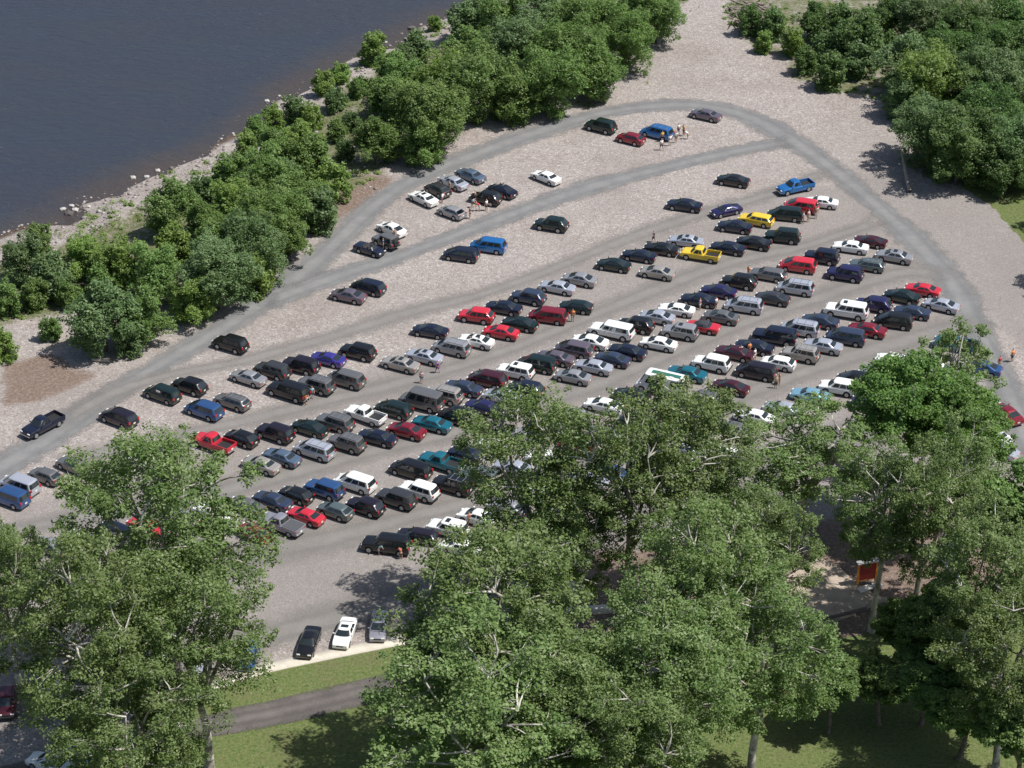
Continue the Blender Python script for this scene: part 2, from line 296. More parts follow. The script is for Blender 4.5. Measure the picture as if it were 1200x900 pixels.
DENSE = [
 (-61.51,258.52,2.18,2.07,'r','small green riverbank tree beside the loop track, first from the left'),
 (-63.16,270.19,2.26,2.15,'m','small green riverbank tree in the middle of the thicket, first from the left'),
 (-62.06,279.37,3.5,3.33,'w','mid sized green riverbank tree on the water side, first from the left'),
 (-59.62,271.69,2.04,1.94,'m','small green riverbank tree in the middle of the thicket, second from the left'),
 (-62.04,289.52,1.9,1.81,'w','small green riverbank tree on the water side, second from the left'),
 (-57.86,274.53,2.98,2.84,'w','small green riverbank tree on the water side, third from the left'),
 (-56.27,263.8,1.55,1.47,'r','small green riverbank tree beside the loop track, second from the left'),
 (-55.44,272.08,1.81,1.72,'m','small green riverbank tree in the middle of the thicket, third from the left'),
 (-54.62,280.26,3.27,3.11,'w','mid sized green riverbank tree on the water side, fourth from the left'),
 (-49.32,260.84,4.9,4.66,'r','mid sized green riverbank tree beside the loop track, third from the left'),
 (-51.5,274.63,2.29,2.17,'m','small green riverbank tree in the middle of the thicket, fourth from the left'),
 (-49.65,277.58,3.72,3.53,'w','mid sized green riverbank tree on the water side, fifth from the left'),
 (-46.34,259.92,1.97,1.87,'r','small green riverbank tree beside the loop track, fourth from the left'),
 (-45.08,263.17,3.79,3.6,'r','mid sized green riverbank tree beside the loop track, fifth from the left'),
 (-44.71,274.45,3.92,3.72,'m','mid sized green riverbank tree in the middle of the thicket, fifth from the left'),
 (-44.95,292.79,4.13,3.92,'w','mid sized green riverbank tree on the water side, sixth from the left'),
 (-43.33,282.98,2.82,2.68,'m','small green riverbank tree in the middle of the thicket, sixth from the left'),
 (-39.45,268.21,3.39,3.22,'r','mid sized green riverbank tree beside the loop track, sixth from the left'),
 (-40.3,288.78,3.35,3.18,'m','mid sized green riverbank tree in the middle of the thicket, seventh from the left'),
 (-41.63,300.64,2.46,2.34,'w','small green riverbank tree on the water side, seventh from the left'),
 (-36.53,271.53,5.3,5.03,'r','large green riverbank tree beside the loop track, seventh from the left'),
 (-37.78,282.55,3.05,2.9,'m','small green riverbank tree in the middle of the thicket, eighth from the left'),
 (-38.49,304.09,2.99,2.84,'w','small green riverbank tree on the water side, eighth from the left'),
 (-37.03,294.22,3.65,3.47,'m','mid sized green riverbank tree in the middle of the thicket, ninth from the left'),
 (-37.41,316.98,2.05,1.95,'w','small green riverbank tree on the water side, ninth from the left'),
 (-33.48,278.67,5.17,4.91,'r','mid sized green riverbank tree beside the loop track, eighth from the left'),
 (-35.4,298.11,2.69,2.56,'m','small green riverbank tree in the middle of the thicket, tenth from the left'),
 (-36.67,324.66,1.83,1.74,'w','small green riverbank tree on the water side, tenth from the left'),
 (-32.24,275.65,2.99,2.84,'r','small green riverbank tree beside the loop track, ninth from the left'),
 (-33.35,301.63,4.23,4.02,'m','mid sized green riverbank tree in the middle of the thicket, eleventh from the left'),
 (-31.37,285.65,5.27,5.01,'r','large green riverbank tree beside the loop track, tenth from the left'),
 (-33.18,312.98,3.32,3.15,'w','mid sized green riverbank tree on the water side, eleventh from the left'),
 (-34.59,329.08,1.85,1.76,'w','small green riverbank tree on the water side, twelfth from the left'),
 (-31.3,304.09,2.99,2.84,'m','small green riverbank tree in the middle of the thicket, twelfth from the left'),
 (-28.61,284.47,3.31,3.15,'r','mid sized green riverbank tree beside the loop track, eleventh from the left'),
 (-28.84,295.27,4.16,3.95,'r','mid sized green riverbank tree beside the loop track, twelfth from the left'),
 (-31.61,330.61,2.12,2.02,'w','small green riverbank tree on the water side, thirteenth from the left'),
 (-29.78,315.21,3.6,3.42,'m','mid sized green riverbank tree in the middle of the thicket, thirteenth from the left'),
 (-29.42,309.92,2.78,2.64,'m','small green riverbank tree in the middle of the thicket, fourteenth from the left'),
 (-28.95,327.91,1.98,1.88,'w','small green riverbank tree on the water side, fourteenth from the left'),
 (-27.36,310.74,2.79,2.65,'m','small green riverbank tree in the middle of the thicket, fifteenth from the left'),
 (-25.35,293.12,2.9,2.76,'r','small green riverbank tree beside the loop track, thirteenth from the left'),
 (-28.17,340.39,1.9,1.81,'w','small green riverbank tree on the water side, fifteenth from the left'),
 (-24.76,301.49,2.97,2.82,'r','small green riverbank tree beside the loop track, fourteenth from the left'),
 (-26.01,334.2,1.87,1.78,'w','small green riverbank tree on the water side, sixteenth from the left'),
 (-24.9,322.04,1.69,1.6,'m','small green riverbank tree in the middle of the thicket, sixteenth from the left'),
 (-25.87,344.16,1.64,1.56,'w','small green riverbank tree on the water side, seventeenth from the left'),
 (-23.35,316.06,1.53,1.45,'m','small green riverbank tree in the middle of the thicket, seventeenth from the left'),
 (-23.05,325.8,1.57,1.49,'m','small green riverbank tree in the middle of the thicket, eighteenth from the left'),
 (-23.02,338.79,1.62,1.54,'m','small green riverbank tree in the middle of the thicket, nineteenth from the left'),
 (-21.23,352.05,2.53,2.4,'w','small green riverbank tree on the water side, eighteenth from the left'),
 (-18.73,313.3,3.85,3.65,'r','mid sized green riverbank tree beside the loop track, fifteenth from the left'),
 (-18.86,331.27,2.67,2.53,'m','small green riverbank tree in the middle of the thicket, twentieth from the left'),
 (-18.54,343.9,2.2,2.09,'m','small green riverbank tree in the middle of the thicket, twenty-first from the left'),
 (-16.27,335.6,3.8,3.61,'m','mid sized green riverbank tree in the middle of the thicket, twenty-second from the left'),
 (-15.98,327.75,3.18,3.02,'m','small green riverbank tree in the middle of the thicket, twenty-third from the left'),
 (-16.19,349.37,1.95,1.85,'w','small green riverbank tree on the water side, nineteenth from the left'),
 (-14.31,351.39,2.52,2.4,'w','small green riverbank tree on the water side, twentieth from the left'),
 (-12.44,313.01,3.58,3.4,'r','mid sized green riverbank tree beside the loop track, sixteenth from the left'),
 (-11.34,317.3,6.03,5.73,'r','large green riverbank tree beside the loop track, seventeenth from the left'),
 (-12.09,365.24,1.29,1.23,'w','small green riverbank tree on the water side, twenty-first from the left'),
 (-10.53,331.71,4.87,4.62,'m','mid sized green riverbank tree in the middle of the thicket, twenty-fourth from the left'),
 (-8.74,334.32,2.96,2.81,'m','small green riverbank tree in the middle of the thicket, twenty-fifth from the left'),
 (-7.02,344.35,4.17,3.96,'m','mid sized green riverbank tree in the middle of the thicket, twenty-sixth from the left'),
 (-7.28,359.48,3.15,3.0,'w','small green riverbank tree on the water side, twenty-second from the left'),
 (-5.17,349.11,2.79,2.65,'m','small green riverbank tree in the middle of the thicket, twenty-seventh from the left'),
 (-4.3,328.76,6.22,5.91,'r','large green riverbank tree beside the loop track, eighteenth from the left'),
 (-4.7,365.7,2.61,2.48,'w','small green riverbank tree on the water side, twenty-third from the left'),
 (-1.31,356.8,4.89,4.65,'w','mid sized green riverbank tree on the water side, twenty-fourth from the left'),
 (0.0,344.98,3.89,3.7,'m','mid sized green riverbank tree in the middle of the thicket, twenty-eighth from the left'),
 (0.61,328.43,4.55,4.32,'r','mid sized green riverbank tree beside the loop track, nineteenth from the left'),
 (1.91,343.73,5.88,5.59,'m','large green riverbank tree in the middle of the thicket, twenty-ninth from the left'),
 (4.94,330.84,5.97,5.67,'r','large green riverbank tree beside the loop track, twentieth from the left'),
 (5.28,359.17,4.33,4.11,'w','mid sized green riverbank tree on the water side, twenty-fifth from the left'),
 (7.86,355.44,3.7,3.52,'m','mid sized green riverbank tree in the middle of the thicket, thirtieth from the left'),
 (8.82,339.96,6.12,5.81,'r','large green riverbank tree beside the loop track, twenty-first from the left'),
 (11.69,352.46,5.72,5.43,'m','large green riverbank tree in the middle of the thicket, thirty-first from the left'),
 (12.52,335.93,4.36,4.14,'r','mid sized green riverbank tree beside the loop track, twenty-second from the left'),
 (16.66,346.61,5.35,5.08,'r','large green riverbank tree beside the loop track, twenty-third from the left'),
 (19.15,359.17,4.33,4.11,'m','mid sized green riverbank tree in the middle of the thicket, thirty-second from the left'),
 (22.32,357.13,5.19,4.93,'r','mid sized green riverbank tree beside the loop track, twenty-fourth from the left'),
 (37.18,360.46,2.29,2.17,'n','small green tree at the top of the gravel, first from the left'),
 (38.58,353.3,1.68,1.6,'n','small green tree at the top of the gravel, second from the left'),
 (40.31,358.42,2.42,2.3,'n','small green tree at the top of the gravel, third from the left'),
 (43.0,352.02,2.24,2.13,'n','small green tree at the top of the gravel, fourth from the left'),
 (44.26,345.17,2.06,1.96,'n','small green tree at the top of the gravel, fifth from the left'),
 (46.79,357.79,3.43,3.26,'n','mid sized green tree at the top of the gravel, sixth from the left'),
 (47.86,349.11,2.79,2.65,'n','small green tree at the top of the gravel, seventh from the left'),
 (47.19,339.53,2.72,2.59,'n','small green tree at the top of the gravel, eighth from the left'),
 (50.65,356.76,3.13,2.98,'n','small green tree at the top of the gravel, ninth from the left'),
 (51.73,343.63,2.75,2.62,'n','small green tree at the top of the gravel, tenth from the left'),
 (52.74,347.89,4.78,4.54,'n','mid sized green tree at the top of the gravel, eleventh from the left'),
 (58.0,358.15,4.02,3.82,'n','mid sized green tree at the top of the gravel, twelfth from the left'),
 (56.65,328.66,3.46,3.29,'e','mid sized green tree in the right hand grove, first from the left'),
 (58.41,337.79,4.94,4.7,'e','mid sized green tree in the right hand grove, second from the left'),
 (64.11,355.45,5.17,4.91,'n','mid sized green tree at the top of the gravel, thirteenth from the left'),
 (57.98,313.7,5.7,5.42,'e','large green tree in the right hand grove, third from the left'),
 (61.18,331.43,5.7,5.41,'e','large green tree in the right hand grove, fourth from the left'),
 (64.77,342.47,5.0,4.75,'e','mid sized green tree in the right hand grove, fifth from the left'),
 (61.18,308.05,6.41,6.09,'e','large green tree in the right hand grove, sixth from the left'),
 (69.86,350.81,5.7,5.41,'n','large green tree at the top of the gravel, fourteenth from the left'),
 (67.1,333.53,5.45,5.18,'e','large green tree in the right hand grove, seventh from the left'),
 (66.72,316.46,5.75,5.46,'e','large green tree in the right hand grove, eighth from the left'),
 (71.88,343.42,5.3,5.04,'e','large green tree in the right hand grove, ninth from the left'),
 (67.14,303.92,3.75,3.56,'e','mid sized green tree in the right hand grove, tenth from the left'),
 (75.96,352.46,5.72,5.43,'n','large green tree at the top of the gravel, fifteenth from the left'),
 (72.05,329.94,5.68,5.39,'e','large green tree in the right hand grove, eleventh from the left'),
 (69.34,307.77,5.88,5.58,'e','large green tree in the right hand grove, twelfth from the left'),
 (77.82,341.22,5.56,5.28,'e','large green tree in the right hand grove, thirteenth from the left'),
 (75.84,320.37,5.26,5.0,'e','large green tree in the right hand grove, fourteenth from the left'),
 (74.47,291.88,4.87,4.62,'e','mid sized green tree in the right hand grove, fifteenth from the left'),
 (72.4,276.18,5.25,4.99,'e','large green tree in the right hand grove, sixteenth from the left'),
]
PEOPLE = [
 (-10.74,253.15,'pink','denim','walk','person in a pale pink top walking behind the champagne sedan'),
 (-8.87,255.56,'purple','purple','walk','person in purple crossing the aisle behind a silver sedan'),
 (-24.92,249.01,'red','khaki','stand','person in a red shirt at the tail of the large black SUV'),
 (-24.26,248.23,'orange','white','bend','person in orange bending behind the large black SUV'),
 (-23.45,249.59,'aqua','denim','stand','person in an aqua shirt beside the group behind the large black SUV'),
 (-4.68,262.17,'rust','white','bend','person in a rust shirt leaning at the open door of the white coupe'),
 (-3.94,261.54,'white','khaki','stand','person in white beside the open door of the white coupe'),
 (7.51,268.16,'orange','khaki','stand','person in orange behind the crimson minivan'),
 (21.1,318.04,'white','navy','walk','person in white with dark trousers, lowest of the group by the bright blue minivan'),
 (21.37,320.89,'gold','navy','stand','person in a golden yellow shirt beside the bright blue minivan'),
 (22.38,319.46,'white','white','stand','person dressed all in white behind the bright blue minivan'),
 (23.3,320.61,'white','khaki','stand','person in white and khaki standing upright left of a seated group'),
 (23.83,323.49,'white','navy','stand','person in white with dark hair beyond the gear pile'),
 (24.53,322.91,'gold','rust','stand','person in gold nearest the mauve grey sedan at the loop'),
 (25.07,321.76,'white','khaki','bend','person bending over the black bag beyond the bright blue minivan'),
 (-4.98,301.75,'skin','navy','stand','bare chested person standing at the left side of a black SUV'),
 (-5.41,299.93,'white','denim','bend','person in white crouching left of the black SUV on the loop side'),
 (-4.37,298.9,'red','white','bend','person in red sitting low behind the black SUV on the loop side'),
 (-3.45,298.9,'white','navy','stand','person in a white shirt behind the tail of the black SUV'),
 (-1.16,303.85,'green','khaki','stand','person in green leaning into the navy sedan'),
 (-5.6,296.6,'black','skin','stand','person in black behind the silver hatchback with raised lid'),
 (-8.51,304.64,'khaki','khaki','stand','person in khaki between two cars by the pale silver sedan'),
 (-9.48,301.23,'white','denim','bend','person in white crouching near the white sedan with sunroof'),
 (-15.39,290.36,'skin','white','stand','bare chested person leaning on the old white sedan'),
 (-16.83,287.44,'denim','denim','stand','person in blue beside the grey jeep'),
 (-15.52,287.92,'skin','khaki','stand','bare chested person at the tail of the grey jeep'),
 (18.61,289.63,'navy','navy','walk','person in navy walking in the aisle above the black sedan'),
 (23.47,271.24,'pink','white','stand','person in pink behind the white coupe'),
 (25.51,271.46,'white','black','stand','person in a white top and black trousers behind a navy sedan'),
 (30.26,279.85,'orange','white','stand','person in orange standing between a black SUV and a grey wagon'),
 (28.71,259.87,'orange','navy','stand','person in bright orange beside a navy sedan'),
 (27.63,259.25,'white','denim','stand','person in white at the tail of a maroon sedan'),
 (29.23,258.63,'white','white','stand','person in all white near the white hatchback'),
 (31.67,252.75,'skin','khaki','stand','bare chested person standing in the aisle behind the black minivan'),
 (31.19,251.96,'khaki','black','stand','person in khaki nearest the foreground crown in the shaded aisle'),
 (35.72,296.35,'skin','red','bend','person sitting with bare back beside the dark green minivan'),
 (36.61,296.1,'pink','navy','bend','person in pink sitting low beside the dark green minivan'),
 (38.79,295.09,'white','pink','stand','person in white standing behind the dark green minivan'),
 (39.52,295.59,'pink','khaki','stand','person in pink standing at the tail of the red minivan'),
 (40.66,296.6,'khaki','white','stand','person in khaki right of the red minivan'),
 (-14.14,217.24,'aqua','white','bend','person in pale blue bending beside the large black SUV under the crown shadow'),
 (-13.61,217.56,'navy','khaki','stand','person in navy in the group beside the large black SUV near the crown'),
 (-13.24,217.4,'white','navy','stand','person in white in the group beside the large black SUV near the crown'),
 (-12.14,217.24,'red','black','stand','person in red at the tail of the large black SUV near the crown'),
 (-11.75,216.44,'rust','black','bend','person in rust bending at the tail of the large black SUV near the crown'),
 (-4.62,222.94,'rust','khaki','stand','person in rust behind the white SUV beside the central crown'),
 (60.24,258.22,'orange','navy','stand','person in orange standing on the loop track at the right edge'),
 (58.45,256.78,'red','khaki','stand','person in red left of the person in orange at the right edge'),
 (11.88,208.39,'rust','navy','stand','person in rust on bare soil in a gap between foreground crowns'),
 (12.97,209.3,'red','white','stand','person in red at the right in the gap between foreground crowns'),
]
ROADS = [
 ('loop_road',4.7,[(-61.92, 228.0), (-57.44, 234.47), (-52.75, 241.02), (-47.25, 250.58), (-41.22, 259.04), (-35.78, 266.43), (-29.25, 276.86), (-24.94, 285.27), (-21.33, 294.08), (-17.41, 302.79), (-11.83, 310.55), (-4.81, 316.92), (2.44, 323.2), (12.42, 330.29), (21.27, 333.31), (28.75, 333.01), (35.25, 328.49), (39.54, 321.76), (43.11, 315.23), (46.89, 306.77), (50.38, 297.62), (53.61, 288.16), (56.0, 278.23), (57.28, 267.94), (58.05, 258.01), (58.7, 247.07), (59.14, 235.9)]),
 ('gravel_road',4.2,[(-32.1, 272.35), (-27.56, 275.95), (-21.89, 280.55), (-16.58, 284.32), (-8.99, 290.36), (0.0, 297.88), (9.34, 305.17), (18.96, 311.09), (28.82, 316.35), (35.06, 319.18), (40.1, 321.18)]),
 ('gravel_road',3.9,[(-53.11, 243.26), (-47.25, 250.58), (-40.76, 255.16), (-32.9, 258.22), (-26.48, 261.75), (-20.97, 265.14), (-12.78, 270.57), (-4.31, 275.04), (4.39, 281.49), (11.14, 287.19), (18.09, 292.83), (26.41, 298.65), (34.91, 303.85), (42.55, 310.0), (45.5, 310.0)]),
 ('gravel_road',4.3,[(-51.79, 235.0), (-45.5, 238.07), (-39.07, 241.02), (-29.67, 245.16), (-22.99, 248.62), (-16.14, 251.76), (-10.18, 254.96), (-4.12, 258.63), (2.09, 263.23), (10.64, 270.35), (17.28, 275.72), (25.27, 281.95), (31.03, 285.27), (38.0, 288.41), (43.42, 291.84), (50.25, 296.6)]),
 ('gravel_road',4.8,[(-58.3, 218.85), (-49.93, 223.44), (-39.25, 226.8), (-29.35, 230.94), (-23.88, 233.75), (-15.49, 238.07), (-7.82, 241.39), (-1.98, 245.16), (4.0, 249.01), (10.12, 252.95), (16.44, 258.01), (24.06, 264.29), (31.9, 270.13), (38.73, 274.36), (44.59, 278.23), (51.56, 281.49), (56.0, 278.23)]),
 ('gravel_road',5.8,[(-47.2, 206.45), (-37.43, 212.21), (-25.44, 218.04), (-18.34, 220.8), (-11.13, 224.44), (-3.75, 227.83), (3.81, 233.22), (13.65, 240.46), (25.02, 249.01), (30.33, 252.55), (36.88, 256.99), (46.87, 262.8), (55.84, 266.86), (57.53, 264.29)]),
 ('gravel_road',7.2,[(-54.14, 188.31), (-43.44, 193.37), (-32.37, 198.91), (-23.37, 203.5), (-17.47, 206.15), (-10.6, 209.45), (0.0, 216.44), (12.96, 223.77), (23.65, 230.59), (39.07, 241.02), (51.73, 247.07), (58.7, 247.07)]),
 ('pavement',1.5,[(-37.18, 190.28), (-30.52, 193.65), (-25.37, 196.81), (-19.6, 199.05), (-12.04, 201.62), (-5.2, 203.8), (8.76, 207.19), (26.43, 208.7)]),
 ('shaded_lane',3.7,[(-52.16, 178.21), (-38.73, 183.8), (-28.71, 188.31), (-22.32, 190.42), (-12.57, 194.19), (0.0, 197.79), (13.68, 199.9)]),
]
SHORE = [(-117.67, 271.1), (-88.83, 284.79), (-68.27, 294.01), (-63.32, 298.54), (-59.76, 301.62), (-57.86, 306.86), (-53.6, 311.97), (-48.3, 317.5), (-42.74, 322.03), (-37.33, 329.91), (-34.97, 339.02), (-32.26, 345.33), (-26.35, 354.47), (-18.78, 362.61), (-10.95, 371.78), (-1.39, 379.1), (5.68, 389.34), (30.0, 415.95), (82.8, 468.44)]
MASKS = {'grass': [[(-37.09, 189.62), (-30.55, 193.92), (-25.39, 197.09), (-19.63, 199.48), (-12.06, 202.05), (-5.21, 204.23), (3.49, 206.15), (8.53, 199.2), (0.0, 197.09), (-12.54, 193.65), (-22.27, 189.89), (-33.81, 183.17)], [(-41.35, 169.97), (-38.82, 184.43), (-28.74, 188.57), (-22.34, 190.68), (-12.59, 194.74), (0.0, 198.07), (3.36, 195.01), (16.89, 196.39), (25.58, 199.2), (34.53, 202.78), (40.01, 204.97), (58.28, 209.45), (52.44, 164.39)], [(61.04, 307.3), (78.27, 311.36), (73.72, 288.16), (67.23, 289.38), (65.0, 299.42)], [(20.52, 343.93), (20.37, 340.75), (19.1, 340.75)]], 'under': [[(34.64, 397.97), (33.56, 364.04), (36.73, 353.75), (42.96, 350.43), (45.83, 340.75), (50.37, 336.07), (56.46, 334.53), (54.95, 310.0), (61.79, 304.64), (81.61, 304.64), (101.02, 397.97)], [(7.5, 333.01), (12.73, 340.75), (15.08, 335.15), (11.21, 331.49)], [(39.35, 353.75), (47.23, 353.75), (47.28, 342.33), (42.02, 340.75)]], 'soil': [[(8.2, 218.85), (16.4, 218.85), (37.22, 225.45), (61.82, 232.34), (56.82, 206.45), (34.27, 200.62), (24.17, 202.78), (8.4, 195.01), (3.43, 200.62)], [(-61.64, 258.01), (-55.98, 261.12), (-48.88, 254.96), (-54.03, 249.01), (-59.69, 247.07)], [(-25.82, 307.3), (-20.16, 311.36), (-15.36, 310.0), (-18.53, 302.01), (-22.78, 295.59), (-26.2, 295.59)], [(-26.26, 180.05), (-25.09, 184.69), (-21.19, 186.49), (-16.74, 187.0), (-16.59, 184.69), (-20.97, 183.67), (-22.84, 181.91), (-23.37, 178.82)], [(23.79, 188.31), (26.63, 192.29), (29.74, 190.28), (26.94, 187.0)], [(17.14, 200.62), (25.33, 196.39), (26.25, 188.31), (22.86, 187.0), (14.91, 190.95)]], 'brown': [[(45.37, 314.12), (48.45, 310.0), (60.85, 265.35), (65.04, 249.01), (75.02, 300.71), (66.94, 300.71), (58.29, 304.64)], [(35.21, 307.3), (46.79, 305.96), (57.36, 263.23), (60.49, 225.45), (27.33, 218.85), (0.0, 210.98), (-3.8, 232.34), (10.01, 249.01), (27.22, 278.7), (21.78, 278.7)], [(-55.84, 225.45), (-34.04, 239.54), (11.1, 285.75), (32.32, 300.71), (43.55, 278.7), (38.04, 232.34), (-3.53, 209.45), (-33.94, 197.79), (-50.41, 195.01)]]}
MISC = {'pad': [(26.37, 203.21), (31.04, 204.09), (39.18, 208.55), (36.35, 210.67), (34.56, 214.39), (32.54, 216.44), (30.17, 215.34), (27.96, 210.98)], 'board': [(35.81, 211.29), (38.02, 211.9)], 'logs': [[(-50.61, 258.42), (-48.42, 258.22)], [(-52.41, 263.65), (-50.68, 261.75)], [(54.14, 312.74), (54.29, 304.37)], [(60.38, 374.07), (63.19, 372.61)], [(-54.52, 277.77), (-52.54, 276.86)]], 'drift': [(33.98, 373.34), (35.39, 366.86), (38.74, 369.72), (40.33, 364.74), (36.87, 371.89), (34.63, 364.04)], 'rocks': [(-61.28, 303.23), (-60.28, 304.28), (-59.61, 302.97), (-57.9, 304.02), (-60.38, 301.93), (-53.03, 313.13), (-51.16, 313.4), (-49.84, 315.34), (-60.79, 293.57), (-15.87, 367.62), (-36.52, 339.42)], 'puddle': [(-61.1, 254.96), (-58.56, 258.01), (-55.81, 260.08), (-54.67, 260.7), (-55.51, 258.22), (-58.04, 254.96), (-60.16, 252.55)]}

# ---------------------------------------------------------------- helpers
def tag(o,label=None,cat=None,group=None,kind=None):
    if label: o['label']=label
    if cat: o['category']=cat
    if group: o['group']=group
    if kind: o['kind']=kind
    return o
def mesh_obj(name,me,parent=None,mats=()):
    o=D.objects.new(name,me); COL.objects.link(o)
    for m in mats: me.materials.append(m)
    if parent: o.parent=parent
    return o
def empty(name,loc=(0,0,0),rz=0):
    o=D.objects.new(name,None); COL.objects.link(o); o.location=loc; o.rotation_euler=(0,0,rz); o.empty_display_size=.5; return o
def pyd(name,v,f,smooth=True):
    me=D.meshes.new(name); me.from_pydata([tuple(map(float,p)) for p in v],[],f); me.update()
    if smooth: me.polygons.foreach_set('use_smooth',[True]*len(me.polygons))
    return me
def np_mesh(name,v,quads,attrs=None,smooth=True):
    me=D.meshes.new(name); v=np.asarray(v,np.float32); q=np.asarray(quads,np.int32); n=len(q); k=q.shape[1]
    me.vertices.add(len(v)); me.vertices.foreach_set('co',v.ravel())
    me.loops.add(n*k); me.loops.foreach_set('vertex_index',q.ravel())
    me.polygons.add(n); me.polygons.foreach_set('loop_start',np.arange(0,n*k,k,dtype=np.int32))
    try: me.polygons.foreach_set('loop_total',np.full(n,k,np.int32))
    except Exception: pass
    me.update(calc_edges=True)
    if smooth: me.polygons.foreach_set('use_smooth',np.ones(n,bool))
    for an,(dom,arr) in (attrs or {}).items():
        a=me.attributes.new(an,'FLOAT',dom); a.data.foreach_set('value',np.asarray(arr,np.float32))
    me.validate(); return me
class NT:
    def __init__(s,name):
        s.m=D.materials.new(name); s.m.use_nodes=True; s.t=s.m.node_tree; s.b=s.t.nodes['Principled BSDF']; s.out=s.t.nodes['Material Output']
    def n(s,ty,**k):
        q=s.t.nodes.new(ty)
        for a,b in k.items(): setattr(q,a,b)
        return q
    def l(s,a,b): s.t.links.new(a,b)
    def noise(s,scale,detail=2,rough=.5,vec=None,dist=0):
        q=s.n('ShaderNodeTexNoise'); q.inputs['Scale'].default_value=scale; q.inputs['Detail'].default_value=detail; q.inputs['Roughness'].default_value=rough; q.inputs['Distortion'].default_value=dist
        if vec is not None: s.l(vec,q.inputs['Vector'])
        return q.outputs['Fac']
    def pos(s): return s.n('ShaderNodeNewGeometry').outputs['Position']
    def math(s,op,a,b=None,clamp=False):
        q=s.n('ShaderNodeMath',operation=op,use_clamp=clamp)
        for i,v in enumerate((a,b)):
            if v is None: continue
            if isinstance(v,(int,float)): q.inputs[i].default_value=v
            else: s.l(v,q.inputs[i])
        return q.outputs[0]
    def mix(s,f,a,b,mode='MIX'):
        q=s.n('ShaderNodeMix',data_type='RGBA',blend_type=mode)
        for i,v in ((0,f),(6,a),(7,b)):
            if isinstance(v,(int,float)): q.inputs[i].default_value=v
            elif isinstance(v,(tuple,list)): q.inputs[i].default_value=(*v,1) if len(v)==3 else v
            else: s.l(v,q.inputs[i])
        return q.outputs[2]
    def ramp(s,f,stops,interp='LINEAR'):
        q=s.n('ShaderNodeValToRGB'); s.l(f,q.inputs[0]); e=q.color_ramp.elements; q.color_ramp.interpolation=interp
        e[0].position,e[0].color=stops[0][0],(*stops[0][1],1); e[1].position,e[1].color=stops[1][0],(*stops[1][1],1)
        for p,c in stops[2:]: x=e.new(p); x.color=(*c,1)
        return q.outputs[0]
    def step(s,v,a,b):
        q=s.n('ShaderNodeMapRange',interpolation_type='SMOOTHSTEP'); s.l(v,q.inputs[0]); q.inputs[1].default_value=a; q.inputs[2].default_value=b; return q.outputs[0]
    def attr(s,name): q=s.n('ShaderNodeAttribute'); q.attribute_name=name; return q.outputs['Fac']
    def bump(s,h,strength=.5,dist=.1):
        q=s.n('ShaderNodeBump'); q.inputs['Strength'].default_value=strength; q.inputs['Distance'].default_value=dist; s.l(h,q.inputs['Height']); s.l(q.outputs[0],s.b.inputs['Normal'])
def plain(name,c,rough=.5,metal=0,coat=0,spec=.5,em=None):
    m=NT(name); m.b.inputs['Base Color'].default_value=(*c,1); m.b.inputs['Roughness'].default_value=rough; m.b.inputs['Metallic'].default_value=metal
    m.b.inputs['Coat Weight'].default_value=coat; m.b.inputs['Coat Roughness'].default_value=.08; m.b.inputs['Specular IOR Level'].default_value=spec
    return m.m
# ---------------------------------------------------------------- terrain functions
SHn=np.array(SHORE)
def shore_dist(X,Y):
    X=np.asarray(X,float); Y=np.asarray(Y,float); best=np.full(X.shape,1e9); sgn=np.ones(X.shape)
    for (ax,ay),(bx,by) in zip(SHn[:-1],SHn[1:]):
        dx,dy=bx-ax,by-ay; t=np.clip(((X-ax)*dx+(Y-ay)*dy)/(dx*dx+dy*dy),0,1)
        d=np.hypot(X-ax-t*dx,Y-ay-t*dy); cr=dx*(Y-ay)-dy*(X-ax)
        m=d<best; best=np.where(m,d,best); sgn=np.where(m,np.where(cr<0,1,-1),sgn)
    return best*sgn          # + inland, - over the water
_rng=np.random.RandomState(5); _G=_rng.rand(64,64)
def vnoise(X,Y,s):
    x=X/s; y=Y/s; i=np.floor(x).astype(int); j=np.floor(y).astype(int); fx=x-i; fy=y-j; fx=fx*fx*(3-2*fx); fy=fy*fy*(3-2*fy)
    g=lambda a,b:_G[a%64,b%64]
    return (g(i,j)*(1-fx)+g(i+1,j)*fx)*(1-fy)+(g(i,j+1)*(1-fx)+g(i+1,j+1)*fx)*fy
def height(X,Y):
    X=np.asarray(X,float); Y=np.asarray(Y,float)
    d=shore_dist(X,Y)+(vnoise(X,Y,6)-.5)*5+(vnoise(X,Y,2.2)-.5)*1.6
    t=np.clip(d/26,0,1); up=-2+2*(1-(1-t)**1.6); dn=-2+np.maximum(d,-60)*.12
    h=np.where(d>0,up,dn)
    amp=np.clip(1-np.abs(d-12)/16,0,1)
    h=h+amp*((vnoise(X+9,Y+3,3)-.5)*.5+(vnoise(X,Y,.9)-.5)*.18)
    return np.where(d>28,0,h)
def hz(x,y): return float(height(np.array([x]),np.array([y]))[0])
def inpoly(X,Y,P):
    c=np.zeros(X.shape,bool); n=len(P)
    for i in range(n):
        x1,y1=P[i]; x2,y2=P[(i+1)%n]
        if y1==y2: continue
        c^=((y1>Y)!=(y2>Y))&(X<(x2-x1)*(Y-y1)/(y2-y1)+x1)
    return c
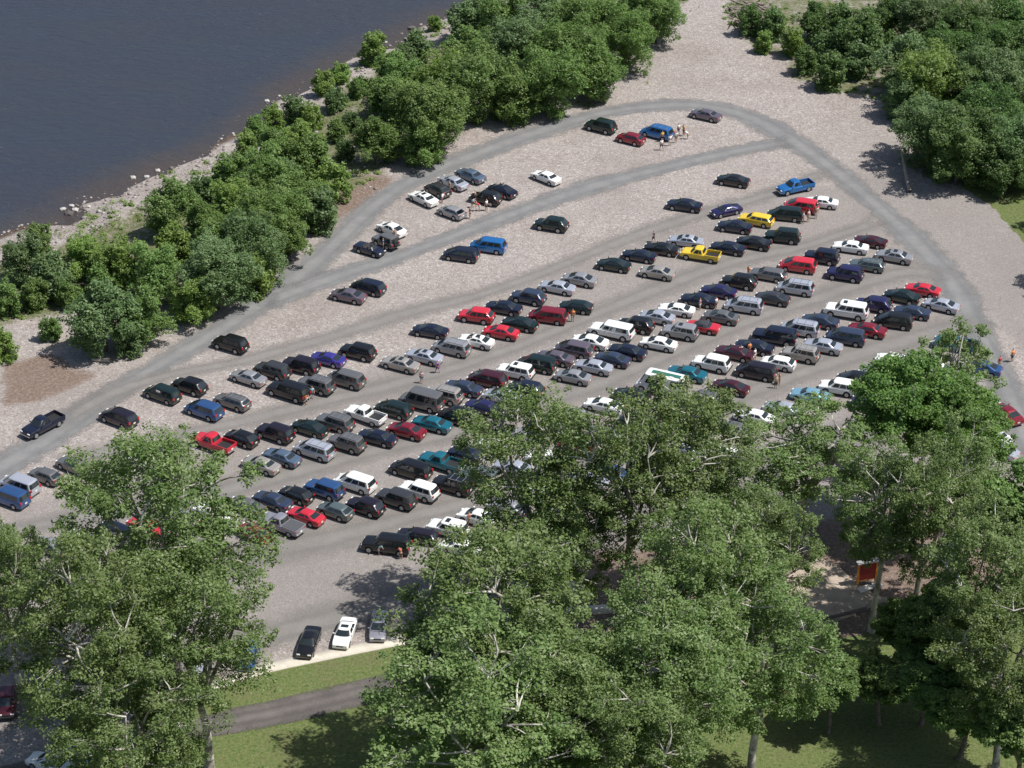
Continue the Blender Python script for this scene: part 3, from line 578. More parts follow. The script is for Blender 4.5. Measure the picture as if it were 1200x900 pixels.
# ---------------------------------------------------------------- ground material
def gravel_color(m):
    p=m.pos()
    vo=m.n('ShaderNodeTexVoronoi'); vo.inputs['Scale'].default_value=5.6; m.l(p,vo.inputs['Vector'])
    sep=m.n('ShaderNodeSeparateColor'); m.l(vo.outputs['Color'],sep.inputs[0])
    c=m.ramp(sep.outputs[0],[(0,(.215,.182,.163)),(.3,(.305,.268,.245)),(.75,(.362,.323,.298)),(.95,(.445,.41,.388)),(1,(.56,.53,.50))])
    v2=m.n('ShaderNodeTexVoronoi'); v2.inputs['Scale'].default_value=1.4; m.l(p,v2.inputs['Vector'])
    s2=m.n('ShaderNodeSeparateColor'); m.l(v2.outputs['Color'],s2.inputs[0])
    c=m.mix(.16,c,m.ramp(s2.outputs[1],[(0,(.22,.18,.16)),(1,(.42,.375,.345))]))
    n=m.noise(.09,4,.6,p); c=m.mix(m.step(n,.4,.75),c,m.mix(1,c,(.86,.83,.81),'MULTIPLY'))
    n2=m.noise(.9,3,.6,p); c=m.mix(m.math('MULTIPLY',m.step(n2,.5,.8),.35),c,(.22,.185,.165))
    big=m.noise(.045,5,.62,p,.8); c=m.mix(m.math('MULTIPLY',m.step(big,.46,.62),.30),c,(.245,.222,.205))
    sp=m.noise(.22,5,.7,p,.4); c=m.mix(m.math('MULTIPLY',m.step(sp,.60,.74),.38),c,(.19,.165,.145))
    wd=m.noise(.8,5,.75,p); wz=m.noise(.06,3,.5,p); c=m.mix(m.math('MULTIPLY',m.math('MULTIPLY',m.step(wd,.60,.70),m.step(wz,.5,.66)),.45),c,(.12,.14,.05))
    return c,p,vo.outputs['Distance']
def ground_mat():
    m=NT('gravel ground'); c,p,dist=gravel_color(m)
    nb=m.noise(.35,5,.65,p); nf=m.noise(2.2,4,.6,p); nn=m.math('ADD',m.math('MULTIPLY',nb,.6),m.math('MULTIPLY',nf,.4))
    def mask(a,k=1.0,w=.1):
        v=m.math('ADD',m.attr(a),m.math('MULTIPLY',m.math('SUBTRACT',nn,.5),k)); return m.step(v,.5-w,.5+w)
    brown=m.ramp(m.noise(3.5,4,.7,p),[(.25,(.18,.163,.15)),(.6,(.25,.228,.212)),(.8,(.315,.288,.27))])
    c=m.mix(m.math('MULTIPLY',mask('brown',1.2,.3),.62),c,brown)
    soil=m.ramp(m.noise(2.5,5,.7,p),[(.3,(.12,.082,.062)),(.55,(.21,.155,.125)),(.75,(.33,.265,.22))])
    c=m.mix(mask('soil',1.0,.15),c,soil)
    und=m.ramp(m.noise(1.6,5,.7,p),[(.3,(.09,.075,.05)),(.45,(.10,.125,.04)),(.6,(.20,.175,.13)),(.75,(.34,.30,.26))])
    c=m.mix(mask('under',1.5,.12),c,und)
    gr=m.ramp(m.noise(2.8,6,.75,p),[(.32,(.06,.085,.026)),(.45,(.10,.14,.040)),(.56,(.15,.17,.066)),(.66,(.21,.175,.115))])
    gr=m.mix(m.step(m.noise(.25,3,.6,p),.5,.75),gr,m.mix(.5,gr,(.15,.13,.07)))
    c=m.mix(mask('grass',1.0,.08),c,gr)
    wet=mask('wet',.6,.2); c=m.mix(wet,c,m.mix(1,c,(.30,.25,.21),'MULTIPLY'))
    m.l(c,m.b.inputs['Base Color']); m.b.inputs['Roughness'].default_value=.92; m.b.inputs['Specular IOR Level'].default_value=.2
    h=m.math('ADD',m.math('MULTIPLY',dist,-.5),m.noise(7,4,.7,p)); m.bump(h,.55,.16)
    return m.m
# terrain grid
def axis(lo,hi,st,ext):
    a=list(np.arange(lo,hi+.01,st)); s=st*1.6; x=a[-1]; 
    while x<ext[1]: x+=s; s*=1.5; a.append(x)
    s=st*1.6; x=a[0]
    while x>ext[0]: x-=s; s*=1.5; a.insert(0,x)
    return np.array(a)
xs=axis(-95,95,.8,(-2500,2500)); ys=axis(172,392,.8,(-800,4000))
GX,GY=np.meshgrid(xs,ys); GZ=height(GX,GY)
GZ=np.where((GY>420)|(np.abs(GX)>130),np.where(shore_dist(GX,GY)>0,0,-6),GZ)
nx,ny=len(xs),len(ys); idx=np.arange(nx*ny).reshape(ny,nx)
q=np.stack([idx[:-1,:-1],idx[:-1,1:],idx[1:,1:],idx[1:,:-1]],-1).reshape(-1,4)
def blur(a,k=2):
    for _ in range(k):
        b=np.pad(a,1,mode='edge'); a=(b[1:-1,1:-1]*4+b[:-2,1:-1]+b[2:,1:-1]+b[1:-1,:-2]+b[1:-1,2:])/8
    return a
def field(name,k=2):
    a=np.zeros(GX.shape)
    for P in MASKS[name]: a=np.maximum(a,inpoly(GX,GY,P).astype(float))
    return blur(a,k)
SD=shore_dist(GX,GY)
A={}
A['grass']=field('grass',3); A['soil']=field('soil',4)*.66; A['brown']=field('brown',14)
un=field('under',4)*.56
bank=np.clip((SD-4)/5,0,1)*np.clip((30-SD)/5,0,1)*.62; far=((GY>400)|(np.abs(GX)>110))&(SD>34)
A['under']=np.maximum(np.maximum(un,bank),np.where(far,1.0,0)); A['grass']=np.maximum(A['grass'],np.where(GY<165,1.0,0)); A['wet']=np.clip((1.6-SD)/3.0,0,1)*.9
ground=mesh_obj('ground',np_mesh('ground',np.stack([GX,GY,GZ],-1).reshape(-1,3),q,{k:('POINT',v.ravel()) for k,v in A.items()}),mats=[ground_mat()])
tag(ground,kind='structure',label='pinkish gravel ground with soil and grass patches')
# ---------------------------------------------------------------- river
def water_mat():
    m=NT('river water'); p=m.pos()
    mp=m.n('ShaderNodeMapping'); mp.inputs['Rotation'].default_value=(0,0,R(8)); mp.inputs['Scale'].default_value=(.7,1.5,1); m.l(p,mp.inputs['Vector']); v=mp.outputs[0]
    n1=m.noise(.55,6,.62,v,.6); n2=m.noise(2.2,3,.6,v)
    n3=m.noise(.035,5,.65,v,1.6)
    mq=m.n('ShaderNodeMapping'); mq.inputs['Rotation'].default_value=(0,0,R(-38)); mq.inputs['Scale'].default_value=(.012,.10,1); m.l(p,mq.inputs['Vector']); n4=m.noise(1,5,.6,mq.outputs[0],.5)
    col=m.mix(m.step(m.math('ADD',m.math('MULTIPLY',n3,.5),m.math('MULTIPLY',n4,.5)),.4,.62),(.032,.041,.060),(.038,.041,.056))
    d=m.attr('shallow'); dd=m.math('ADD',d,m.math('MULTIPLY',m.math('SUBTRACT',m.noise(.3,4,.6,p),.5),.5))
    col=m.mix(m.step(dd,.35,1.1),col,(.062,.050,.046))
    m.l(col,m.b.inputs['Base Color']); m.l(m.math('ADD',.15,m.math('MULTIPLY',m.step(n4,.35,.7),.2)),m.b.inputs['Roughness']); m.b.inputs['IOR'].default_value=1.333
    m.bump(m.math('ADD',n1,m.math('MULTIPLY',n2,.4)),.9,.42); return m.m
wx=axis(-130,60,2.0,(-2500,2500)); wy=axis(240,400,2.0,(-800,4000)); WX,WY=np.meshgrid(wx,wy); keep=shore_dist(WX,WY)
idw=np.arange(WX.size).reshape(WX.shape); qq=np.stack([idw[:-1,:-1],idw[:-1,1:],idw[1:,1:],idw[1:,:-1]],-1).reshape(-1,4)
kk=keep.ravel()[qq].min(1)<12; qq=qq[kk]
river=mesh_obj('river_water',np_mesh('river_water',np.stack([WX,WY,np.full(WX.shape,-1.98)],-1).reshape(-1,3),qq,{'shallow':('POINT',np.clip(1+keep/13,0,1).ravel())}),mats=[water_mat()])
tag(river,kind='structure',label='dark slate blue river with fine ripples')
pm=plain('muddy puddle',(.10,.065,.045),.25)
pz=max(hz(x,y) for x,y in MISC['puddle'])+.02
tag(mesh_obj('puddle_water',pyd('puddle',[(x,y,pz-.05) for x,y in MISC['puddle']],[list(range(len(MISC['puddle'])))][::1]),mats=[pm]),kind='structure')
# ---------------------------------------------------------------- roads
def road_mat(name,c0,c1,edge0=.35,edge1=1.0,amt=.93,rut=True):
    m=NT(name); p=m.pos(); n=m.noise(.35,5,.65,p); f=m.noise(5,4,.7,p)
    c=m.mix(m.step(n,.35,.7),c0,c1); c=m.mix(m.math('MULTIPLY',m.step(f,.45,.75),.4),c,tuple(v*1.35 for v in c1))
    e=m.attr('edge'); 
    if rut:
        r=m.math('ABSOLUTE',m.math('SUBTRACT',m.math('ABSOLUTE',m.attr('side')),.42)); tr=m.math('SUBTRACT',1,m.step(r,.04,.22)); c=m.mix(m.math('MULTIPLY',tr,.45),c,tuple(v*.84 for v in c0)); c=m.mix(m.math('MULTIPLY',m.step(m.attr('edge'),.22,.0),.12),c,(.31,.28,.255))
    m.l(c,m.b.inputs['Base Color']); m.b.inputs['Roughness'].default_value=.9; m.b.inputs['Specular IOR Level'].default_value=.25
    m.bump(f,.3,.05)
    k=m.math('ADD',e,m.math('MULTIPLY',m.math('SUBTRACT',m.math('ADD',m.math('MULTIPLY',m.noise(.6,4,.6,p),.5),m.math('MULTIPLY',m.noise(4.5,4,.7,p),.5)),.5),1.9))
    al=m.math('MULTIPLY',m.math('SUBTRACT',1,m.step(k,edge0,edge1)),amt)
    m.l(al,m.b.inputs['Alpha']); return m.m
def spline(pts,st=1.2):
    P=[Vector(p) for p in pts]; P=[2*P[0]-P[1]]+P+[2*P[-1]-P[-2]]; out=[]
    for i in range(1,len(P)-2):
        n=max(2,int((P[i+1]-P[i]).length/st))
        for k in range(n):
            t=k/n; a,b,c,d=P[i-1:i+3]
            out.append(.5*((2*b)+(c-a)*t+(2*a-5*b+4*c-d)*t*t+(3*b-a-3*c+d)*t**3))
    out.append(P[-2]); return out
rm=[road_mat('packed track dust',(.178,.178,.178),(.232,.228,.222)),road_mat('worn aisle dust',(.225,.212,.196),(.272,.256,.238),.0,1.1,.74)]
pavm=NT('pale concrete pavement'); _p=pavm.pos(); pavm.l(pavm.mix(pavm.step(pavm.noise(1.2,5,.7,_p),.35,.7),(.52,.47,.39),(.62,.57,.48)),pavm.b.inputs['Base Color']); pavm.b.inputs['Roughness'].default_value=.85
lanem=road_mat('old asphalt lane',(.10,.088,.084),(.15,.132,.123),.62,1.25,.96)
for i,(nm,wd,pts) in enumerate(ROADS):
    sp=spline(pts); V=[];E=[];S=[];F=[]; us=(-1,-.7,-.4,0,.4,.7,1); rr=random.Random(i)
    wide=1.18 if nm in('loop_road','gravel_road') else (1.1 if nm=='shaded_lane' else 1.0)
    if nm=='pavement': us=(-1,-1,0,1,1)
    for k,pnt in enumerate(sp):
        a=sp[max(0,k-1)]; b=sp[min(len(sp)-1,k+1)]; t=(b-a).normalized(); nrm=Vector((-t.y,t.x)); w2=wd/2*wide*(1+.13*math.sin(k*.17+i)+.07*math.sin(k*.43+2*i)+.04*math.sin(k*.9))
        if nm=='pavement': w2=wd/2
        for ui,u in enumerate(us):
            q_=pnt+nrm*u*w2; z=.004*(i+1)
            if nm=='pavement': z=.12 if 0<ui<4 else .0
            V.append((q_.x,q_.y,z)); E.append(abs(u) if 2<k<len(sp)-3 else max(abs(u),1-.25*min(k,len(sp)-1-k))); S.append(u*wide)
    nu=len(us)
    for k in range(len(sp)-1):
        for u in range(nu-1):
            a=k*nu+u; F.append((a,a+nu,a+nu+1,a+1) )
    me=np_mesh(nm,V,F,{'edge':('POINT',E),'side':('POINT',S)},smooth=nm!='pavement')
    mt={'loop_road':rm[0],'gravel_road':rm[0] if i==1 else rm[1],'pavement':pavm.m,'shaded_lane':lanem}[nm]
    o=mesh_obj(nm,me,mats=[mt]); tag(o,kind='structure')
    bm=bmesh.new(); bm.from_mesh(me); bmesh.ops.recalc_face_normals(bm,faces=bm.faces)
    if sum(f.normal.z for f in bm.faces)<0: bmesh.ops.reverse_faces(bm,faces=bm.faces)
    bm.to_mesh(me); bm.free()
# ---------------------------------------------------------------- trees
def tube(path,radii,V,F,sides=6):
    base=len(V); n=len(path)
    for k,p in enumerate(path):
        t=(path[min(k+1,n-1)]-path[max(k-1,0)]).normalized(); a=t.orthogonal().normalized(); b=t.cross(a)
        for s in range(sides):
            an=2*math.pi*s/sides; V.append(p+(a*math.cos(an)+b*math.sin(an))*radii[k])
    for k in range(n-1):
        for s in range(sides):
            i=base+k*sides+s; j=base+k*sides+(s+1)%sides; F.append((i,j,j+sides,i+sides))
def curve(a,b,rnd,wob=.12,n=5,lift=0):
    L=(b-a).length; o1=Vector((rnd.gauss(0,1),rnd.gauss(0,1),rnd.gauss(0,.5)))*L*wob; out=[]
    for k in range(n):
        t=k/(n-1); out.append(a.lerp(b,t)+o1*math.sin(math.pi*t)+Vector((0,0,lift*L*math.sin(math.pi*t))))
    return out
def leaves(centres,radii,nleaf,size,rs,flat=.75,shell=.55):
    """many small tilted leaf faces around each clump centre"""
    C=np.asarray(centres); n=len(C); N=int(n*nleaf); ci=rs.randint(0,n,N); c=C[ci]; rr=np.asarray(radii)[ci]
    d=rs.normal(size=(N,3)); d/=np.linalg.norm(d,axis=1)[:,None]
    rad=rr*(shell+(1-shell)*rs.rand(N))**.7*(.85+.3*rs.rand(N))
    p=c+d*rad[:,None]*np.array([1,1,flat])
    nr=d*.5+np.array([.12,-.05,.72])+rs.normal(size=(N,3))*.46; nr/=np.linalg.norm(nr,axis=1)[:,None]
    t=np.cross(nr,rs.normal(size=(N,3))); t/=np.linalg.norm(t,axis=1)[:,None]; b=np.cross(nr,t)
    s=(size*(.6+.8*rs.rand(N)))[:,None]; asp=.75
    # kite shaped leaf spray
    v=np.stack([p-t*s*.5,p+b*s*.42*asp,p+t*s*.55,p-b*s*.42*asp],1).reshape(-1,3)
    q=np.arange(N*4).reshape(N,4); tint=np.clip(rs.rand(n)[ci]*.55+rs.rand(N)*.5+.12*d[:,2]*0,0,1)
    return v,q,tint
def make_tree(name,seed,Rc,Hc,kind,half=1.0):
    """crown radius Rc with centre at height Hc; returns (trunk mesh, crown mesh)"""
    rnd=random.Random(seed); rs=np.random.RandomState(seed)
    V=[];F=[]
    if kind in('syc','thin','maple','airy'):
        vz=.98 if kind!='maple' else .8; cr=.125*Rc if kind!='maple' else .15*Rc; nc={'syc':118,'thin':34,'maple':90,'airy':94}[kind]; nl={'syc':260,'thin':120,'maple':330,'airy':225}[kind]; size=.268 if kind!='maple' else .27
        lobes=[(rnd.uniform(0,6.28),rnd.uniform(-.6,.8),rnd.uniform(.1,.28)) for _ in range(8)]
        def env(d):
            a=math.atan2(d.y,d.x); f=.86
            for la,lz,am in lobes: f+=am*max(0,math.cos(a-la))**4*max(0,1-abs(d.z-lz)*1.4)
            return min(f,1.12)
        C=[];tries=0
        while len(C)<nc and tries<9000:
            tries+=1; d=Vector((rnd.gauss(0,1),rnd.gauss(0,1),rnd.gauss(0,1))).normalized()
            if d.z<(-.9 if kind in('syc','airy') else -.6): continue
            rr=env(d)*(rnd.random()**.42)*.93
            if rr<.28: continue
            p=Vector((d.x*rr*Rc,d.y*rr*Rc,Hc+d.z*rr*Rc*vz*(1.1 if d.z>0 else (1.3 if kind in('syc','airy') else .9))))
            if all((p-c).length>cr*(1.15 if kind!='maple' else .95) for c in C): C.append(p)
        t0=max(2.0,Hc-Rc*1.0); top=Vector((rnd.uniform(-.7,.7),rnd.uniform(-.7,.7),t0)); tr=.036*Rc+.09
        tube(curve(Vector((0,0,-.3)),top,rnd,.03,6),[tr*1.5,tr*1.15,tr,tr*.95,tr*.9,tr*.85],V,F,8)
        nl_=6 if kind!='thin' else 4; limbs=[]
        for i in range(nl_):
            a=i*2*math.pi/nl_+rnd.uniform(-.4,.4); s=rnd.uniform(.28,.6) if i else .08
            end=Vector((math.cos(a)*Rc*s,math.sin(a)*Rc*s,Hc+Rc*(.62-.6*s)*rnd.uniform(.7,1.2)))
            path=curve(top,end,rnd,.09,7,.05); tube(path,[tr*.62*(1-.12*k) for k in range(7)],V,F,6); limbs.append(path)
        for c in C:
            best=min(((c-p).length+max(0,p.z-c.z+1)*1.5,li,k) for li,L in enumerate(limbs) for k,p in enumerate(L) if k>1)
            st=limbs[best[1]][best[2]]; L=(c-st).length; r0=min(tr*.32,.022*L+.035)
            path=curve(st,c-Vector((0,0,cr*.1)),rnd,.09,5,.04); tube(path,[r0,r0*.8,r0*.6,r0*.42,.02],V,F,5)
            for _ in range(2):
                e=c+Vector((rnd.gauss(0,1),rnd.gauss(0,1),rnd.gauss(.3,.8))).normalized()*cr*.95; tube([path[3],(path[3]+e)/2+Vector((0,0,.1)),e],[r0*.4,.03,.012],V,F,4)
        rad=[cr*rnd.uniform(.85,1.55) for _ in C]
        # loose sprays that break up each clump outline
        C2=[];r2=[]
        for c,rr in zip(C,rad):
            for _ in range(3 if kind!='thin' else 2):
                C2.append(c+Vector((rnd.gauss(0,1),rnd.gauss(0,1),rnd.gauss(0,.7))).normalized()*rr*rnd.uniform(.8,1.25)); r2.append(rr*rnd.uniform(.3,.55))
        v1,q1,t1=leaves([tuple(c) for c in C],rad,nl,size,rs,.7,.35); v2,q2,t2=leaves([tuple(c) for c in C2],r2,nl*.16,size,rs,.8,.1)
    else:
        nc=54; size=.27; C=[];tries=0; cr=.25*Rc
        while len(C)<nc and tries<6000:
            tries+=1; d=Vector((rnd.gauss(0,1),rnd.gauss(0,1),rnd.gauss(.15,1))).normalized()
            if d.z<-.92: continue
            rr=rnd.random()**.35*.80*(1+.16*math.sin(3*math.atan2(d.y,d.x)+seed)+.1*math.sin(5*d.z+seed))
            p=Vector((d.x*rr*Rc,d.y*rr*Rc,max(cr*.5,Hc+d.z*rr*Rc*(1.1 if d.z>0 else 1.35))))
            if all((p-c).length>cr*.72 for c in C): C.append(p)
        tr=.035*Rc+.05; fork=Vector((0,0,Hc*.35))
        tube([Vector((0,0,-.4)),Vector((.1,0,Hc*.18)),fork],[tr*1.3,tr,tr*.9],V,F,7)
        for c in C[:14]:
            path=curve(fork,c,rnd,.08,4,.05); tube(path,[tr*.45,tr*.32,tr*.2,.02],V,F,4)
        rad=[cr*rnd.uniform(.75,1.25) for _ in C]
        C2=[];r2=[]
        for c,rr in zip(C,rad):
            for _ in range(4): C2.append(c+Vector((rnd.gauss(0,1),rnd.gauss(0,1),rnd.gauss(.2,.8))).normalized()*rr*rnd.uniform(.8,1.2)); r2.append(rr*rnd.uniform(.25,.5))
        nl=int(250*max(.35,min(1.6,(Rc/4.5)**2))); v1,q1,t1=leaves([tuple(c) for c in C],rad,nl,size,rs,.85,.5); v2,q2,t2=leaves([tuple(c) for c in C2],r2,nl*.14,size,rs,.9,.1)
    trunk=pyd(name+'_trunk',V,F)
    v=np.concatenate([v1,v2]); qd=np.concatenate([q1,q2+len(v1)]); crown=np_mesh(name+'_crown',v,qd,{'tint':('FACE',np.concatenate([t1,t2]))},smooth=False)
    return trunk,crown
def leaf_mat(name,dark,mid,light,trans=.35):
    m=NT(name); m.m.blend_method='OPAQUE' if hasattr(m.m,'blend_method') else None
    t=m.attr('tint'); oi=m.n('ShaderNodeObjectInfo').outputs['Random']
    c=m.ramp(t,[(0,dark),(.45,mid),(1,light)])
    hs=m.n('ShaderNodeHueSaturation'); m.l(c,hs.inputs['Color']); m.l(m.math('ADD',.494,m.math('MULTIPLY',oi,.016)),hs.inputs['Hue']); m.l(m.math('ADD',.92,m.math('MULTIPLY',oi,.22)),hs.inputs['Value'])
    m.l(hs.outputs[0],m.b.inputs['Base Color']); m.b.inputs['Roughness'].default_value=.5; m.b.inputs['Specular IOR Level'].default_value=.35
    tr=m.n('ShaderNodeBsdfTranslucent'); m.l(m.mix(1,hs.outputs[0],(1.1,1.35,.55),'MULTIPLY'),tr.inputs[0])
    mx=m.n('ShaderNodeMixShader'); mx.inputs[0].default_value=trans; m.l(m.b.outputs[0],mx.inputs[1]); m.l(tr.outputs[0],mx.inputs[2]); m.l(mx.outputs[0],m.out.inputs[0]); return m.m
LM={'syc':leaf_mat('sycamore leaves',(.072,.120,.034),(.150,.212,.066),(.245,.305,.125)),
 'maple':leaf_mat('maple leaves',(.068,.135,.030),(.12,.215,.046),(.18,.29,.075)),
 'green':leaf_mat('willow leaves',(.080,.135,.036),(.142,.218,.058),(.205,.295,.092)),
 'blue':leaf_mat('silver willow leaves',(.075,.125,.046),(.13,.20,.075),(.195,.27,.125)),
 'bright':leaf_mat('young willow leaves',(.105,.17,.034),(.178,.262,.06),(.245,.33,.092)),
 'deep':leaf_mat('shade tree leaves',(.052,.098,.028),(.096,.162,.044),(.15,.225,.07))}
def bark(name,a,b,s):
    m=NT(name); p=m.pos(); n=m.noise(s,4,.6,p); m.l(m.ramp(n,[(.42,a),(.55,b)]),m.b.inputs['Base Color']); m.b.inputs['Roughness'].default_value=.85; m.bump(n,.4,.05); return m.m
BK={'pale':bark('pale mottled bark',(.20,.18,.15),(.52,.49,.43),1.1),'brown':bark('brown bark',(.09,.07,.055),(.17,.14,.11),3)}
protos={}
def place_tree(key,mk,name,loc,rz,sc,lm,bk,label,cat,group):
    if key not in protos: protos[key]=mk()
    tm,cm=protos[key]
    r_=empty(name,loc,rz); tag(r_,label,cat,group); r_.scale=sc
    for nm,me,mt in(('trunk',tm,bk),('crown',cm,lm)):
        if not me.materials: me.materials.append(mt)
        o=D.objects.new(nm,me); COL.objects.link(o); o.parent=r_
        o.material_slots[0].link='OBJECT'; o.material_slots[0].material=mt
    return r_
rt=random.Random(3)
for i,(x,y,Rr,hc,kd,lab) in enumerate(TREES):
    v=i%5 if kd=='syc' else 0; bR,bH={'syc':(9,17.5),'maple':(6,15),'thin':(5,17),'airy':(8,18)}[kd]; v=i%4 if kd=='airy' else v
    small = kd=='syc' and Rr<5.5
    if small: key=('s2',i%2); bR,bH=4,8.5; mk=lambda k=i:make_tree('small_sycamore',300+k%2,4,8.5,'maple')
    else: key=(kd,v); mk=lambda k=v:make_tree(kd,100+k*7,bR,bH,kd)
    nm='sycamore_tree' if kd!='maple' else 'maple_tree'
    place_tree(key,mk,nm,(x,y,0),rt.uniform(0,6.28),(Rr/bR,Rr/bR,hc/bH),LM['syc' if kd in('thin','airy') or (kd=='syc' and not small) else ('maple' if kd=='maple' else 'green')],BK['brown' if small else 'pale'],lab,'tree','sycamores and maples in front of the car park')
for i,(x,y,Rr,hc,z,lab) in enumerate(DENSE):
    s=0 if Rr<3.2 else(1 if Rr<5 else 2); v=rt.randint(0,2 if s else 1); bR=(2.4,4.2,5.8)[s]; bH=(2.2,4.4,6.2)[s]
    lm='green' if z in'mrw' else 'deep'
    u=rt.random()
    if z in 'w' and u<.5 or u<.12: lm='bright'
    elif z=='e' and u<.4: lm='blue'
    elif u>.80: lm='blue'
    place_tree(('d',s,v),lambda s=s,v=v,bR=bR,bH=bH:make_tree('bushy',500+s*10+v,bR,bH,'dense'),'riverside_tree' if z in 'wmr' else 'grove_tree',(x,y,hz(x,y)),rt.uniform(0,6.28),(Rr/bR,Rr/bR,hc/bH),LM[lm],BK['brown'],lab,'tree',{'w':'trees along the riverbank','m':'trees along the riverbank','r':'trees along the riverbank','n':'trees at the top of the gravel','e':'trees of the right hand grove'}[z])
# low weeds and shrubs nobody could count
def weeds():
    rs=np.random.RandomState(8); pts=[];rad=[]
    X=rs.uniform(-95,95,7500); Y=rs.uniform(225,385,7500); d=shore_dist(X,Y); n=vnoise(X,Y,7)
    P=MASKS['under'][0]; inu=inpoly(X,Y,P); rgt=inpoly(X,Y,MASKS['grass'][2])
    for x,y,dd,nn,iu,ig,n3 in zip(X,Y,d,n,inu,rgt,vnoise(X+31,Y+7,3.1)):
        ok=(2.2<dd<27 and nn>.40) or (iu and nn>.36 and n3>.38) or (ig and n3>.4)
        if ok: pts.append((x,y,0)); rad.append(rs.uniform(.3,1.25)*(1.15 if (nn>.6 and dd<24) else .7))
    pts=np.array(pts); pts[:,2]=height(pts[:,0],pts[:,1])+.15
    v,q,t=leaves(pts,rad,46,.27,rs,.6,.1); return np_mesh('weeds',v,q,{'tint':('FACE',t)},smooth=False)
tag(mesh_obj('weeds',weeds(),mats=[LM['bright']]),'pale green weeds and low shrubs along the riverbank and gravel edge','weeds',kind='stuff')
# stones of the shore
def stone(rs,r0):
    bm=bmesh.new(); bmesh.ops.create_icosphere(bm,subdivisions=1,radius=r0)
    for v_ in bm.verts: v_.co*=rs.uniform(.75,1.15); v_.co.z*=.55
    v=[tuple(k.co) for k in bm.verts]; f=[tuple(k.index for k in q_.verts) for q_ in bm.faces]; bm.free(); return np.array(v),np.array(f)
def stones_mesh():
    rs=np.random.RandomState(4); base=[stone(rs,1) for _ in range(6)]; V=[];F=[];T=[];n=0
    X=rs.uniform(-110,60,60000); Y=rs.uniform(230,390,60000); d=shore_dist(X,Y); k=(d>-2.5)&(d<30); X,Y,d=X[k],Y[k],d[k]
    pr=np.where(d<7,.85,np.where(d>24,.30,.2))*np.where(vnoise(X,Y,5)>.3,1,.4); k=rs.rand(len(X))<pr; X,Y,d=X[k],Y[k],d[k]
    # boulders on the inner side of the loop track
    Z=height(X,Y)
    for x,y,z,dd in zip(X,Y,Z,d):
        r0=min(.5,rs.gamma(1.3,.07)+.06)
        if dd>24: r0*=.8
        bv,bf=base[rs.randint(6)]; a=rs.rand()*6.28; c,s=math.cos(a),math.sin(a)
        v=bv*r0*np.array([rs.uniform(.8,1.4),1,1]); v=np.stack([v[:,0]*c-v[:,1]*s+x,v[:,0]*s+v[:,1]*c+y,v[:,2]+z+r0*.2],1)
        V.append(v);F.append(bf+n);T.append(np.full(len(bf),rs.rand())); n+=len(v)
    return np_mesh('stones',np.concatenate(V),np.concatenate(F),{'tint':('FACE',np.concatenate(T))},smooth=False)
sm=NT('river stones'); sm.l(sm.ramp(sm.attr('tint'),[(0,(.16,.135,.12)),(.6,(.28,.25,.225)),(1,(.44,.40,.365))]),sm.b.inputs['Base Color']); sm.b.inputs['Roughness'].default_value=.9
tag(mesh_obj('shore_stones',stones_mesh(),mats=[sm.m]),'pale stones strewn along the river shore and bank','stones',kind='stuff')
_rs=np.random.RandomState(2)
RL=['pale rock in the shallows, leftmost of the cluster off the left shore','pale rock in the shallows, upper one of the cluster off the left shore','pale rock in the shallows, right of the cluster off the left shore','small pale rock between the cluster and the shore','dark rock below the cluster in the left shallows','white rock at the waterline, left of two above the pale shore strip','white rock at the waterline, right of two above the pale shore strip','white rock at the water edge where the pale shore strip bends','pale rock in the water above the leftmost riverbank trees','dark rock standing in the river at top centre','small white rock at the shore below the tall light green tree']
for (x,y),lab,ri in zip(MISC['rocks'],RL,(.55,.5,.6,.4,.8,.5,.5,.5,.45,.8,.5)):
    bv,bf=stone(_rs,ri); me=pyd('rock',bv+np.array([0,0,ri*.1]),[tuple(int(q_) for q_ in f) for f in bf],False)
    o=mesh_obj('rock',me,mats=[plain('rock surface',(.10,.09,.085) if 'dark' in lab else (.44,.41,.38),.9)]); o.location=(x,y,-1.95); tag(o,lab,'rock','rocks in the river shallows')
dw=plain('bleached driftwood',(.42,.36,.29),.9); dwd=plain('grey driftwood',(.27,.23,.19),.9)
LL=['pale bleached log lying at the foot of the left riverbank trees','thin bare branch lying left of the pale bleached log','leaning dead trunk at the foot of the right hand grove','fallen brown log at the top edge right of the gravel','grey fallen log between the leftmost riverbank trees']
for (a,b),lab in zip(MISC['logs'],LL):
    V=[];F=[]; za,zb=hz(*a)+.2,hz(*b)+.2
    if 'leaning' in lab: za=2.6
    r_=random.Random(lab); path=curve(Vector((*a,za)),Vector((*b,zb)),r_,.05,6); tube(path,[.16,.2,.22,.24,.26,.3],V,F,7)
    for k in (1,2,4): e=path[k]+Vector((r_.uniform(-1,1),r_.uniform(-1,1),.5)); tube([path[k],e],[.08,.02],V,F,5)
    tag(mesh_obj('fallen_log',pyd('fallen_log',V,F),mats=[dw if 'pale' in lab else dwd]),lab,'log')
V=[];F=[];r_=random.Random(9); dx=[p[0] for p in MISC['drift']]; dy=[p[1] for p in MISC['drift']]
for k in range(70):
    a=Vector((r_.uniform(min(dx),max(dx)),r_.uniform(min(dy),max(dy)),r_.uniform(.1,1.0))); an=r_.gauss(.9,.6); l=r_.uniform(1.5,5)
    b=a+Vector((math.cos(an)*l,-math.sin(an)*l,r_.uniform(-.3,.5))); tube(curve(a,b,r_,.06,4),[.14,.12,.09,.04],V,F,5)
tag(mesh_obj('driftwood_pile',pyd('driftwood_pile',V,F),mats=[dwd]),'tangled pile of grey driftwood at the top edge above the gravel','driftwood')
